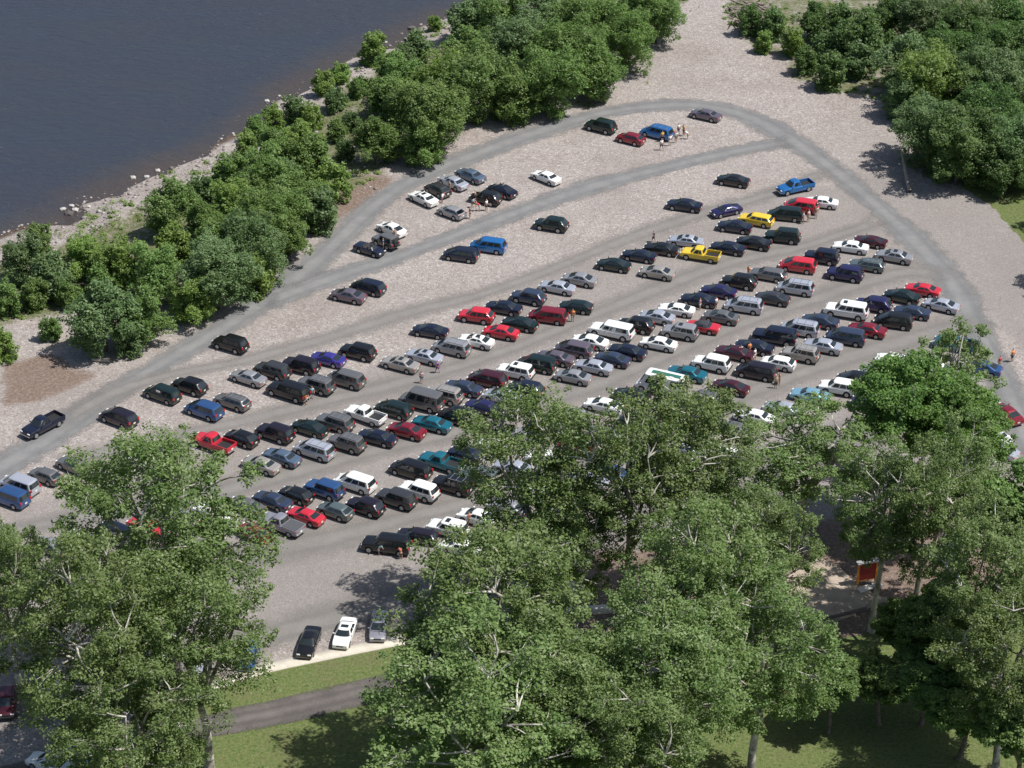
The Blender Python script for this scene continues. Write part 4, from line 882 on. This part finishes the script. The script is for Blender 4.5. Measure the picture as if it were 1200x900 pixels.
# ---------------------------------------------------------------- cars
PAL={'black':(.012,.012,.014),'navy':(.013,.018,.042),'dark green':(.010,.026,.024),'purple black':(.020,.013,.024),'white':(.80,.80,.77),'pale silver':(.50,.52,.58),'silver':(.36,.36,.37),'silver grey':(.34,.33,.37),
'grey':(.17,.165,.165),'dark grey':(.055,.055,.06),'mauve grey':(.16,.13,.16),'champagne':(.42,.39,.35),'sage grey':(.13,.165,.165),'steel blue':(.12,.17,.24),'slate blue':(.045,.062,.11),'blue':(.035,.10,.26),'bright blue':(.02,.17,.46),
'violet blue':(.055,.045,.30),'indigo':(.025,.022,.095),'teal':(.012,.17,.23),'maroon':(.075,.012,.022),'crimson':(.27,.016,.032),'red':(.52,.018,.035),'yellow':(.72,.50,.03),'pale blue':(.25,.47,.58)}
def paint(name,c):
    m=NT('car paint '+name); lum=sum(c)/3; met=.0 if name in('white','yellow','red') else .45
    p=m.pos(); n=m.noise(3,4,.7,p); tc=m.n('ShaderNodeTexCoord').outputs['Object']; sp=m.n('ShaderNodeSeparateXYZ'); m.l(tc,sp.inputs[0])
    dust=m.math('MULTIPLY',m.math('SUBTRACT',1,m.step(sp.outputs[2],.25,.75)),.35); dust=m.math('ADD',dust,m.math('MULTIPLY',m.step(n,.45,.8),.05))
    m.l(m.mix(dust,c,(.26,.23,.20)),m.b.inputs['Base Color']); m.b.inputs['Metallic'].default_value=met; m.b.inputs['Roughness'].default_value=.34
    m.b.inputs['Coat Weight'].default_value=.7; m.b.inputs['Coat Roughness'].default_value=.1
    return m.m
PM={k:paint(k,c) for k,c in PAL.items()}
GL=plain('car glass',(.02,.026,.028),.06,0,0,.9); TY=plain('tyre rubber',(.018,.018,.018),.85); RI=plain('alloy rim',(.42,.42,.43),.35,.6); DK=plain('black trim',(.02,.02,.022),.6)
RED=plain('red lamp lens',(.42,.012,.012),.25,0,.5); CLR=plain('clear lamp lens',(.72,.72,.68),.15,0,.6); AMB=plain('amber lamp lens',(.8,.3,.03),.3); PLT=plain('plate paint',(.72,.70,.60),.5); CHR=plain('bright trim',(.55,.55,.56),.25,.8)
GRN=plain('green stripe paint',(.03,.14,.10),.4); SOFT=plain('black soft top cloth',(.035,.035,.045),.85); INT=plain('dark cabin',(.035,.033,.03),.8); SHEET=plain('white sheet',(.78,.78,.76),.7)
# L W H  r  front/rear axle, ground gap, lower-body top profile (x from rear -L/2 to nose), greenhouse
def spec(t):
    v2=t[:-1] if t[-1]=='2' else ''; t=v2 or t
    S=dict(r=.33,gap=.24,rack=0,fb=0)
    if t in('sedan','softtop','conv'): S.update(L=4.75,W=1.80,H=1.42,prof=[(-2.37,.80),(-2.25,.98),(-1.55,1.03),(-1.2,1.02),(.9,.98),(1.1,.97),(2.0,.82),(2.3,.68),(2.37,.55)],gh=(1.12,.42,-.92,-1.62),wr=.60,wins=[(.10,.48),(.52,.90)])
    if t in('conv','softtop'): S.update(L=4.4,prof=[(-2.2,.78),(-2.08,.93),(-1.3,.97),(.9,.95),(1.1,.93),(1.8,.8),(2.13,.66),(2.2,.55)],gh=(.95,.35,-.7,-1.2),H=1.33,wins=[(.12,.62)])
    if t=='coupe': S.update(L=4.5,W=1.76,H=1.34,prof=[(-2.25,.78),(-2.12,.96),(-1.5,1.0),(.9,.94),(1.15,.92),(1.9,.78),(2.18,.64),(2.25,.52)],gh=(1.05,.30,-.85,-1.75),wr=.57,wins=[(.10,.55),(.59,.86)])
    if t=='hatch': S.update(L=4.2,W=1.74,H=1.44,prof=[(-2.1,.6),(-2.05,.95),(-1.7,1.0),(.95,.98),(1.1,.96),(1.8,.82),(2.05,.68),(2.1,.55)],gh=(1.1,.45,-1.25,-1.98),wr=.60,wins=[(.09,.42),(.45,.72),(.75,.92)])
    if t=='wagon': S.update(L=4.75,W=1.80,H=1.47,prof=[(-2.37,.6),(-2.32,.98),(-1.8,1.02),(.9,.98),(1.1,.97),(2.0,.82),(2.3,.68),(2.37,.55)],gh=(1.12,.45,-1.85,-2.28),wr=.63,wins=[(.08,.34),(.37,.62),(.65,.93)])
    if t=='minivan': S.update(L=4.9,W=1.94,H=1.76,r=.34,prof=[(-2.45,.6),(-2.4,1.0),(-1.9,1.07),(1.2,1.05),(1.55,1.0),(2.15,.82),(2.38,.68),(2.45,.55)],gh=(1.62,.72,-2.1,-2.38),wr=.74,wins=[(.13,.36),(.39,.64),(.67,.94)])
    if t=='suv': S.update(L=4.6,W=1.86,H=1.80,r=.37,gap=.32,prof=[(-2.3,.65),(-2.25,1.05),(-1.8,1.14),(.85,1.12),(1.1,1.10),(2.0,1.0),(2.22,.85),(2.3,.62)],gh=(1.02,.50,-1.9,-2.2),wr=.73,wins=[(.07,.34),(.37,.63),(.66,.94)])
    if t=='bigsuv': S.update(L=5.4,W=2.0,H=1.9,r=.39,gap=.34,prof=[(-2.7,.65),(-2.65,1.1),(-2.2,1.2),(1.0,1.18),(1.3,1.16),(2.4,1.08),(2.62,.9),(2.7,.65)],gh=(1.28,.72,-2.35,-2.62),wr=.80,wins=[(.06,.28),(.31,.54),(.57,.95)])
    if t=='pickup': S.update(L=5.3,W=1.90,H=1.74,r=.37,gap=.34,prof=[(-2.65,.62),(-2.6,.72),(-.70,.72),(-.66,1.08),(.95,1.10),(1.2,1.08),(2.3,.98),(2.55,.85),(2.65,.6)],gh=(1.2,.62,-.35,-.62),wr=.68,wins=[(.12,.62),(.68,.92)])
    if t=='capped': S.update(L=5.7,W=2.0,H=1.85,r=.39,gap=.34,prof=[(-2.85,.65),(-2.8,1.1),(-2.2,1.16),(1.1,1.14),(1.4,1.12),(2.5,1.02),(2.75,.88),(2.85,.62)],gh=(1.35,.78,-2.55,-2.75),wr=.82,wins=[(.06,.26),(.29,.38),(.52,.92)])
    if t=='van': S.update(L=5.5,W=2.02,H=2.25,r=.37,gap=.3,prof=[(-2.75,.6),(-2.72,1.1),(-2.3,1.15),(1.4,1.15),(1.75,1.1),(2.4,.95),(2.68,.8),(2.75,.55)],gh=(1.8,1.15,-2.6,-2.70),wr=.88,wins=[(.08,.27),(.34,.60),(.66,.94)])
    if t=='camper': S.update(L=6.0,W=2.1,H=2.5,r=.37,gap=.3,prof=[(-3.0,.6),(-2.97,1.1),(-2.5,1.15),(2.0,1.15),(2.3,1.1),(2.7,.95),(2.95,.8),(3.0,.55)],gh=(2.5,1.75,-2.85,-2.95),wr=.90,wins=[(.10,.24),(.36,.46),(.72,.88)])
    if t=='jeep': S.update(L=3.8,W=1.72,H=1.75,r=.38,gap=.38,prof=[(-1.75,.65),(-1.72,1.0),(.5,1.02),(.7,1.05),(1.75,1.0),(1.86,.9),(1.9,.62)],gh=(.62,.45,-1.55,-1.68),wr=.68,wins=[(.07,.42),(.47,.93)])
    if v2=='sedan': S.update(L=4.6,H=1.45,prof=[(-2.3,.72),(-2.2,.96),(-1.8,1.02),(-1.2,1.03),(.95,.99),(1.2,.96),(1.95,.80),(2.24,.64),(2.3,.5)],gh=(1.28,.36,-.80,-1.80),wins=[(.13,.47),(.51,.84)])
    if v2=='suv': S.update(L=4.45,H=1.70,prof=[(-2.22,.6),(-2.17,1.0),(-1.8,1.08),(.85,1.05),(1.1,1.03),(1.9,.92),(2.15,.78),(2.22,.58)],gh=(1.1,.42,-1.62,-2.16),wins=[(.09,.38),(.42,.70),(.74,.90)])
    if v2=='minivan': S.update(L=4.75,H=1.66,prof=[(-2.37,.6),(-2.33,.98),(-1.9,1.03),(1.2,1.0),(1.6,.94),(2.1,.78),(2.3,.64),(2.37,.52)],gh=(1.75,.55,-1.95,-2.34),wins=[(.16,.38),(.41,.66),(.69,.90)])
    S['xf']=S['L']/2-.92; S['xr']=-S['L']/2+1.02
    if t in('minivan','van'): S['xf']=S['L']/2-.98
    S['t']=t; return S
def lerp_prof(P,x):
    if x<=P[0][0]: return P[0][1]
    for (a,b),(c,d) in zip(P,P[1:]):
        if x<=c: return b+(d-b)*(x-a)/(c-a)
    return P[-1][1]
def body_mesh(S):
    L,Wd=S['L'],S['W']; xs_=set([-L/2+.0,-L/2+.03,-L/2+.1,-L/2+.2,L/2-.2,L/2-.1,L/2-.03,L/2])
    for k in range(25): xs_.add(-L/2+L*k/24)
    for p in S['prof']: xs_.add(p[0])
    ra=S['r']+.06
    for c in(S['xf'],S['xr']):
        for k in range(9): xs_.add(c+ra*math.cos(math.pi*k/8))
        xs_.add(c-ra-.01); xs_.add(c+ra+.01)
    xs_=sorted(x for x in xs_ if -L/2<=x<=L/2); X=[xs_[0]]
    for x in xs_[1:]:
        if x-X[-1]>.008: X.append(x)
    V=[];F=[];n=11
    for x in X:
        u=abs(2*x/L); hw=Wd/2*(1-.10*u**8-.035*u**3); zt=lerp_prof(S['prof'],x); zb=S['gap']+(.10*max(0,u-.88)/.12)
        for c in(S['xf'],S['xr']):
            d=abs(x-c)
            if d<ra: zb=max(zb,S['r']+math.sqrt(max(0,ra*ra-d*d)))
        zb=min(zb,zt-.14); zm=max(zb+.03,zt*.62); cr=.035 if S['t'] not in('pickup',) or x>-.6 else 0
        half=[(hw*.93,zb),(hw*.985,min(zb+.05,zt-.1)),(hw,zm),(hw*.985,zt-.09 if zt-.09>zm else zm+.005),(hw*.92,zt-.012)]
        pts=half+[(hw*.5,zt+cr*.75)]
        ring=[(x,-a,b) for a,b in pts]+[(x,0,zt+cr)][:0]+[(x,a,b) for a,b in reversed(pts)]
        V+=ring; n=len(ring)
    for k in range(len(X)-1):
        for j in range(n-1):
            a=k*n+j; F.append((a,a+n,a+n+1,a+1))
        a=k*n; F.append((a+n-1,a+2*n-1,a+n,a))
    F.append(tuple(range(n))); F.append(tuple(reversed(range((len(X)-1)*n,len(X)*n))))
    return V,F
def gh_rings(S,z0,grow=0.0,roofz=None):
    xf,tf,tr_,xr=S['gh']; Wd=S['W']; H=roofz or S['H']
    def ring(xa,xb,hw,z,bow,bowr):
        P=[(xa+bow,0),(xa+bow*.8,hw*.45),(xa+bow*.25,hw*.82),(xa-.12,hw*.975)]
        for k in range(1,6):
            u=k/6; P.append((xa-.12+(xb+.12-(xa-.12))*u,hw*(1+.02*math.sin(math.pi*u))))
        P+=[(xb+.12,hw*.985),(xb+.01,hw*.84),(xb-bowr*.8,hw*.45),(xb-bowr,0)]
        full=P+[(x,-y) for x,y in reversed(P[1:-1])]
        return [Vector((x,y,z)) for x,y in full]
    r0=ring(xf,xr,Wd/2*.935,z0,.14,.05); r1=ring(tf,tr_,S['wr'],H-.06,.08,.04)
    r2=ring(tf-.12,tr_+.10,S['wr']-.10,H-.012,.05,.03); r3=ring(tf-.35,tr_+.3,S['wr']*.5,H,.02,.02)
    return r0,r1,r2,r3
def gh_mesh(S,bm_V,bm_F,z0,roofz=None):
    rings=gh_rings(S,z0,0,roofz); base=len(bm_V); n=len(rings[0])
    for r_ in rings: bm_V+= [tuple(p) for p in r_]
    for k in range(len(rings)-1):
        for j in range(n):
            a=base+k*n+j; b=base+k*n+(j+1)%n; bm_F.append((b,a,a+n,b+n))
    bm_F.append(tuple(reversed(range(base+3*n,base+4*n))))
def pane(S,z0,lo,hi,v0,v1,ins0,ins1,name,off=.014,roofz=None):
    """curved glass following ring indices lo..hi (float positions) between belt and roof edge"""
    r0,r1,_,_=gh_rings(S,z0,0,roofz); n=len(r0); cen=(sum(r0,Vector())/n+sum(r1,Vector())/n)/2
    def at(ring,s): i=int(math.floor(s)); f=s-i; return ring[i%n].lerp(ring[(i+1)%n],f)
    m_=max(3,int((hi-lo)*2)+1); V=[];F=[]
    for k in range(m_):
        for v in(v0,(v0+v1)/2,v1):
            s=lo+(hi-lo)*k/(m_-1); p=at(r0,s).lerp(at(r1,s),v); t=at(r0,s+.15)-at(r0,s-.15); up=at(r1,s)-at(r0,s); nr=t.cross(up).normalized()
            if nr.dot(p-cen)<0: nr=-nr
            V.append(tuple(p+nr*off))
    for k in range(m_-1):
        for j in range(2): a=k*3+j; F.append((a,a+3,a+4,a+1))
    return finish(name,V,F,True)
def finish(name,V,F,smooth=True,ang=32):
    me=D.meshes.new(name); me.from_pydata([tuple(map(float,p)) for p in V],[],F); bm=bmesh.new(); bm.from_mesh(me)
    bmesh.ops.recalc_face_normals(bm,faces=bm.faces)
    for f in bm.faces: f.smooth=smooth
    for e in bm.edges:
        if len(e.link_faces)==2 and e.calc_face_angle(0)>R(ang): e.smooth=False
    bm.to_mesh(me); bm.free(); return me
def boxm(name,boxes,bev=.02):
    bm=bmesh.new()
    for (cx,cy,cz,sx,sy,sz) in boxes:
        r_=bmesh.ops.create_cube(bm,size=1,matrix=Matrix.Translation((cx,cy,cz))@Matrix.Diagonal((sx,sy,sz,1)))
    if bev: bmesh.ops.bevel(bm,geom=list(bm.edges),offset=bev,segments=2,profile=.6,affect='EDGES')
    me=D.meshes.new(name); bm.to_mesh(me); bm.free(); return me
def wheel_meshes(r):
    out=[]
    for nm,prof in(('wheel',[(.0,.10),(r*.60,.10),(r*.66,.115),(r*.93,.11),(r,.07),(r,-.07),(r*.93,-.11),(r*.6,-.11),(.0,-.10)]),('rim',[(.0,.128),(r*.12,.13),(r*.2,.112),(r*.52,.118),(r*.62,.135),(r*.66,.118)])):
        V=[];F=[];N_=18
        for a in range(N_):
            for rr,y in prof: V.append((rr*math.cos(a*2*math.pi/N_),y,rr*math.sin(a*2*math.pi/N_)))
        m_=len(prof)
        for a in range(N_):
            for j in range(m_-1): p=a*m_+j; q_=((a+1)%N_)*m_+j; F.append((p,q_,q_+1,p+1))
        me=D.meshes.new(nm); me.from_pydata(V,[],F); bm=bmesh.new(); bm.from_mesh(me); bmesh.ops.remove_doubles(bm,verts=bm.verts,dist=1e-4); bmesh.ops.recalc_face_normals(bm,faces=bm.faces)
        for f in bm.faces: f.smooth=True
        bm.to_mesh(me); bm.free(); out.append(me)
    return out
WM={}
PAINTED={'body','door','boot_lid','front_bumper','bed_wall'}
def add(par,name,me,mat,objmat=False,loc=None,rz=0):
    if not me.materials: me.materials.append(mat)
    o=D.objects.new(name,me); COL.objects.link(o); o.parent=par
    if loc: o.location=loc
    if rz: o.rotation_euler=(0,0,rz)
    if objmat: o.material_slots[0].link='OBJECT'; o.material_slots[0].material=mat
    return o
CN={'sedan':'sedan','coupe':'coupe','hatch':'hatchback','wagon':'estate_car','minivan':'minivan','suv':'sport_utility_car','bigsuv':'long_sport_utility_car','pickup':'pickup_truck','capped':'canopy_pickup_truck','van':'cargo_van','jeep':'jeep','conv':'convertible','softtop':'soft_top_car','camper':'camper_van'}
CC={'sedan':'car','coupe':'car','hatch':'car','wagon':'car','minivan':'minivan','suv':'SUV','bigsuv':'SUV','pickup':'pickup truck','capped':'pickup truck','van':'van','jeep':'jeep','conv':'car','softtop':'car','camper':'camper van'}
def build_car(t):
    """prototype of one kind: empty at the base on the ground plus its parts"""
    S=spec(t); t0_=t; t=t.rstrip('2'); root=empty(CN[t]); L,Wd,H=S['L'],S['W'],S['H']; pm_=PM['grey']
    xf,tf,tr_,xr=S['gh']; z0=lerp_prof(S['prof'],(xf+xr)/2)-.02; zt=z0
    V,F=body_mesh(S)
    if t not in('conv','softtop'): gh_mesh(S,V,F,z0)
    add(root,'body',finish('body_'+t,V,F),pm_,True)
    n=24
    if t!='conv':
        if t=='softtop':
            V=[];F=[]; gh_mesh(S,V,F,z0); add(root,'soft_top',finish('soft_top',V,F),SOFT)
        add(root,'windshield',pane(S,z0,-2.75,2.75,.10,.95,0,0,'windshield'),GL)
        add(root,'rear_window',pane(S,z0,12-2.1,12+2.1,.18 if t not in('minivan','van','camper','suv','bigsuv','jeep') else .12,.86,0,0,'rear_window'),GL)
        for side in(0,1):
            for a,b in S['wins']:
                lo,hi=3.0+6.0*a,3.0+6.0*b
                if side: lo,hi=24-hi,24-lo
                add(root,'side_window',pane(S,z0,lo,hi,.16,.86,0,0,'side_window'),GL)
    else:
        add(root,'windshield',pane(dict(S,gh=(.95,.62,-.6,-.7)),z0,-2.6,2.6,.0,.9,0,0,'windshield',0),GL)
        add(root,'cabin',boxm('cabin',[(-.1,0,z0+.03,1.7,1.36,.06)]),INT)
        add(root,'seat',boxm('seat',[(.15,.38,z0+.12,.2,.5,.34),(.15,-.38,z0+.12,.2,.5,.34),(-.7,0,z0+.1,.18,1.2,.24)],.05),SOFT)
    if S['r'] not in WM: WM[S['r']]=wheel_meshes(S['r'])
    wm,rmh=WM[S['r']]
    for x in(S['xf'],S['xr']):
        for sg in(1,-1):
            wo=add(root,'wheel',wm,TY,False,(x,sg*(Wd/2-.115),S['r']),0 if sg>0 else math.pi); add(wo,'rim',rmh,RI)
    zh=.66*(1 if t not in('suv','bigsuv','pickup','capped','jeep') else 1.22); zr=.80 if t in('sedan','coupe','conv','softtop') else .92
    if t in('suv','bigsuv','van','minivan','wagon','hatch','capped','camper'): zr=1.0
    for sg in(1,-1):
        add(root,'headlight',boxm('headlight',[(L/2-.075,sg*(Wd/2-.34),zh,.13,.36,.14)],.03),CLR)
        add(root,'taillight',boxm('taillight',[(-L/2+.055,sg*(Wd/2-.23),zr-.04,.12,.28 if t!='suv' else .2,.15 if t not in('suv','bigsuv','minivan','van','capped','camper') else .30)],.03),RED)
        add(root,'mirror',boxm('mirror',[(xf-.28,sg*(Wd/2+.06),z0+.10,.12,.2,.13)],.04),pm_,True)
    add(root,'grille',boxm('grille',[(L/2-.02,0,zh-.06,.07,.75,.13)],.02),DK)
    add(root,'license_plate',boxm('license_plate',[(-L/2-.004,0,.62 if zr<.9 else .70,.03,.34,.17)],.005),PLT)
    bz=.50 if t not in('suv','bigsuv','pickup','capped','jeep') else .56
    bmt=DK if t in('suv','jeep','camper','van') else (CHR if t in('bigsuv','pickup','capped') else None)
    if bmt: add(root,'rear_bumper',boxm('rear_bumper',[(-L/2-.01,0,bz,.2,Wd*.86,.16)],.05),bmt); add(root,'front_bumper',boxm('front_bumper',[(L/2+.0,0,bz-.03,.16,Wd*.84,.16)],.05),bmt)
    if t=='pickup':
        me=boxm('bed_wall',[(-1.65,Wd/2-.055,.92,1.90,.09,.42),(-1.65,-Wd/2+.055,.92,1.90,.09,.42),(-2.60,0,.91,.08,Wd-.1,.42)],.02); add(root,'bed_wall',me,pm_,True)
        add(root,'bed_liner',boxm('bed_liner',[(-1.63,0,.748,1.84,Wd-.22,.03)],.005),DK)
    if t=='jeep': add(root,'spare_tyre',(lambda me:(me.transform(Matrix.Translation((-1.90,.1,1.0))@Matrix.Rotation(R(90),4,'Z')),me)[1])(wm.copy()),TY)
    if t=='camper': add(root,'roof_stripe',boxm('roof_stripe',[(-.6,.0,H+.0,3.6,.75,.05)],.03),GRN); add(root,'roof_vent',boxm('roof_vent',[(-1.4,.5,H+.02,.5,.3,.12)],.03),PLT)
    if t=='capped': add(root,'canopy_gap',boxm('canopy_gap',[(-.62,Wd/2-.13,1.42,.05,.03,.42),(-.62,-Wd/2+.13,1.42,.05,.03,.42)],0),DK)
    return root
ROOFB={}
def extras(root,t,fl,col):
    S=spec(t); xf,tf,tr_,xr=S['gh']; H=S['H']; z0=lerp_prof(S['prof'],(xf+xr)/2)-.02
    key=lambda k:(t,k)
    if 's' in fl:
        if key('s') not in ROOFB: ROOFB[key('s')]=boxm('sunroof',[(tf-.55,0,H+.004,.50,.78,.02)],.005)
        add(root,'sunroof',ROOFB[key('s')],GL)
    if 'k' in fl:
        if key('k') not in ROOFB:
            b=[( (tf+tr_)/2-.1,s*(S['wr']-.12),H+.05,(tf-tr_)*.8,.05,.05) for s in(1,-1)]+[(tf-.5-(tf-tr_-.9)*k,0,H+.055,.06,(S['wr']-.12)*2,.04) for k in(0,.5,1)]
            ROOFB[key('k')]=boxm('roof_rack',b,.01)
        add(root,'roof_rack',ROOFB[key('k')],CHR if col not in('black','dark grey') else DK)
    if 'c' in fl: add(root,'bed_cover',boxm('bed_cover',[(-1.63,0,1.135,1.86,S['W']-.24,.03)],.01),plain('grey bed cover',(.075,.078,.085),.7))
    if 'h' in fl: add(root,'window_sheet',boxm('window_sheet',[(-.1,S['W']/2-.13,1.36,.62,.04,.42)],.01),SHEET)
    if 'b' in fl:
        me=boxm('boot_lid',[(0,0,0,1.0,1.3,.05)],.02); o=add(root,'boot_lid',me,PM[col],True,(-1.9,0,1.75)); o.rotation_euler=(0,R(35),0)
    if 'd' in fl:
        me=boxm('door',[(0,0,0,1.05,.07,.62)],.02); o=add(root,'door',me,PM[col],True,(.35,S['W']/2+.42,.68),R(-42))
pro={}
def copy_tree(o,parent=None):
    c=o.copy(); COL.objects.link(c); c.parent=parent
    for ch in o.children: copy_tree(ch,c)
    return c
def setpaint(root,m):
    for ch in root.children:
        b=ch.name.split('.')[0]
        if b in('body','mirror','bed_wall') and ch.material_slots[0].link=='OBJECT': ch.material_slots[0].material=m
rc=random.Random(21)
PROT=[]
for (x,y,h,t,c,fl,lab) in CARS:
    if t in('sedan','suv','minivan') and not fl and rc.random()<.48: t=t+'2'
    if t not in pro: pro[t]=build_car(t)
    root=pro[t] if not pro[t].get('used') else None
    if root is None: root=copy_tree(PROT_T[t]) if False else copy_tree(pro[t])
    PROT.append((root,x,y,h,t,c,fl,lab))
    if not pro[t].get('used'): pro[t]['used']=1
for (root,x,y,h,t,c,fl,lab) in PROT:
    if 'used' in root: del root['used']
    root.location=(x,y,.03); root.rotation_euler=(0,0,h); s=rc.uniform(.97,1.02); root.scale=(s,s*rc.uniform(.98,1.01),s*rc.uniform(.97,1.03))
    tag(root,lab,CC[t.rstrip('2')],'vehicles parked in angled rows on the gravel'); setpaint(root,PM[c]); extras(root,t,fl,c)
# ---------------------------------------------------------------- people
CLO={'pink':(.62,.36,.38),'denim':(.10,.15,.25),'purple':(.13,.05,.22),'red':(.55,.04,.05),'khaki':(.36,.30,.21),'orange':(.75,.24,.06),'white':(.78,.77,.75),'aqua':(.30,.52,.60),'rust':(.42,.13,.08),'navy':(.025,.03,.07),'gold':(.72,.45,.08),'skin':(.46,.28,.20),'green':(.15,.32,.12),'black':(.02,.02,.022)}
CM={k:plain('cloth '+k,c,.85) for k,c in CLO.items()}; HAIR=plain('brown hair',(.06,.04,.03),.8); SKIN=plain('human skin',CLO['skin'],.6)
def skinmesh(name,joints,edges,sub=1):
    me=D.meshes.new(name); me.from_pydata([j[0] for j in joints],edges,[]); o=D.objects.new(name,me); COL.objects.link(o)
    md=o.modifiers.new('s','SKIN'); md.use_smooth_shade=True
    for v_,j in zip(me.skin_vertices[0].data,joints): v_.radius=(j[1],j[2] if len(j)>2 else j[1])
    me.skin_vertices[0].data[0].use_root=True
    sb=o.modifiers.new('u','SUBSURF'); sb.levels=sub; sb.render_levels=sub
    dg=bpy.context.evaluated_depsgraph_get(); out=D.meshes.new_from_object(o.evaluated_get(dg)); out.name=name
    D.objects.remove(o); D.meshes.remove(me); out.polygons.foreach_set('use_smooth',[True]*len(out.polygons)); return out
def figure(pose):
    st={'stand':(.05,-.04,0),'walk':(.26,-.24,0),'bend':(.05,-.02,1)}[pose]
    if pose=='bend': hip=(0,0,.80); ch=(.30,0,1.10); nk=(.42,0,1.22); hd=(.52,0,1.30); hands=((.62,.16,.72),(.60,-.16,.70)); elb=((.45,.26,.92),(.44,-.26,.92)); sh=((.33,.18,1.14),(.33,-.18,1.14))
    else: hip=(0,0,.92); ch=(.02,0,1.30); nk=(.02,0,1.47); hd=(.03,0,1.62); hands=((.16,.27,.84),(-.10,-.26,.84)); elb=((.02,.27,1.10),(-.05,-.27,1.10)); sh=((.01,.19,1.38),(.01,-.19,1.38))
    kz=.48; J=[(hip,.13,.16),(ch,.13,.17),(nk,.06),(hd,.095),((hd[0]+.005,0,hd[2]+.11),.07)]; E=[(0,1),(1,2),(2,3),(3,4)]
    for i,sg in enumerate((1,-1)):
        k=len(J); fx=st[i]; J+=[(sh[i],.065),(elb[i],.048),(hands[i],.036),((hands[i][0]+.03,hands[i][1],hands[i][2]-.09),.03)]; E+=[(1,k),(k,k+1),(k+1,k+2),(k+2,k+3)]
        k=len(J); J+=[((0,sg*.10,hip[2]-.08),.095),((fx*.6+.03,sg*.11,kz),.065),((fx,sg*.12,.09),.045),((fx+.16,sg*.13,.04),.038)]; E+=[(0,k),(k,k+1),(k+1,k+2),(k+2,k+3)]
    body=skinmesh('body_'+pose,J,E)
    s=.022; JS=[((hip[0],0,hip[2]+.05),.15+s*.3,.18),((ch[0],0,ch[2]+.02),.15,.19),((nk[0],0,nk[2]-.05),.09)]; ES=[(0,1),(1,2)]
    for i in(0,1):
        k=len(JS); m_=tuple((a+b)/2 for a,b in zip(sh[i],elb[i])); JS+=[(sh[i],.085),(m_,.075)]; ES+=[(1,k),(k,k+1)]
    shirt=skinmesh('shirt_'+pose,JS,ES)
    JT=[((0,0,hip[2]+.02),.15,.175)]; ET=[]
    for i,sg in enumerate((1,-1)):
        k=len(JT); JT+=[((0,sg*.10,hip[2]-.10),.115),((st[i]*.55+.03,sg*.11,kz+.02),.088)]; ET+=[(0,k),(k,k+1)]
    tr=skinmesh('trousers_'+pose,JT,ET)
    hair=skinmesh('hair_'+pose,[((hd[0]-.03,0,hd[2]+.03),.085),((hd[0]-.01,0,hd[2]+.115),.09)],[(0,1)])
    return body,shirt,tr,hair
FIG={}; rp=random.Random(4)
for (x,y,s,t,p,lab) in PEOPLE:
    if p not in FIG: FIG[p]=figure(p)
    root=empty('person',(x,y,.02),rp.uniform(0,6.28)); tag(root,lab,'person','people tailgating among the cars'); k=rp.uniform(.95,1.06); root.scale=(k,k,k)
    b,sh_,tr_,ha=FIG[p]
    add(root,'body',b,SKIN)
    if s!='skin': add(root,'shirt',sh_,CM[s],True)
    add(root,'trousers' ,tr_,CM[t if t!='skin' else 'khaki'],True); add(root,'hair',ha,HAIR)
# ---------------------------------------------------------------- sandy pad, notice board, small things
P=MISC['pad']; V=[(x,y,.25) for x,y in P]+[(x,y,-.1) for x,y in P]; n=len(P)
sand=NT('sandy concrete'); _p=sand.pos(); sand.l(sand.mix(sand.step(sand.noise(1.1,5,.7,_p),.35,.7),(.33,.265,.205),(.43,.36,.29)),sand.b.inputs['Base Color']); sand.b.inputs['Roughness'].default_value=.9
o=mesh_obj('sandy_pad',finish('sandy_pad',V,[tuple(range(n))]+[(i,(i+1)%n,(i+1)%n+n,i+n) for i in range(n)],False),mats=[sand.m]); tag(o,kind='structure')
# retaining kerb of the pad's near edge
a,b=Vector((*P[0],0)),Vector((*P[2],0)); d=(b-a); ang=math.atan2(d.y,d.x)
o=mesh_obj('retaining_wall',boxm('retaining_wall',[(0,0,.15,d.length,.3,.7)],.03),mats=[plain('dark wall stone',(.12,.10,.09),.9)]); o.location=(a+b)/2+Vector((.15,-.3,0)); o.rotation_euler=(0,0,ang)
tag(o,'low dark retaining wall along the near edge of the sandy pad','wall')
a,b=Vector((*MISC['board'][0],0)),Vector((*MISC['board'][1],0)); d=b-a; ang=math.atan2(d.y,d.x); Lb=2.0
nb=empty('notice_board',(a+b)/2,ang); tag(nb,'red notice board in an orange frame standing by the sandy pad','notice board')
add(nb,'frame',boxm('frame',[(-Lb/2,0,1.45,.2,.2,2.9),(Lb/2,0,1.45,.2,.2,2.9),(0,0,2.85,Lb,.2,.2),(0,0,.75,Lb,.1,.12)],.02),plain('orange paint',(.80,.30,.03),.5))
add(nb,'panel',boxm('panel',[(0,0,1.8,Lb-.14,.06,1.98)],.01),plain('red panel paint',(.34,.03,.025),.55))
add(nb,'roof',boxm('roof',[(0,-.05,3.05,Lb+.5,.7,.08)],.02),plain('grey board roof',(.30,.30,.31),.7))
for k,(dx_,dy_,w_,rz) in enumerate(((-.3,-1.1,1.6,.5),(1.0,-.5,1.1,-.3))):
    o=mesh_obj('concrete_slab',boxm('concrete_slab',[(0,0,.33,w_,.8,.16)],.03),mats=[plain('white slab',(.66,.63,.58),.8)]); o.location=(a+b)/2+Vector((dx_,dy_,.05)); o.rotation_euler=(0,0,rz)
    tag(o,['larger pale slab on the ground at the foot of the red notice board','smaller pale slab at the right foot of the red notice board'][k],'slab')
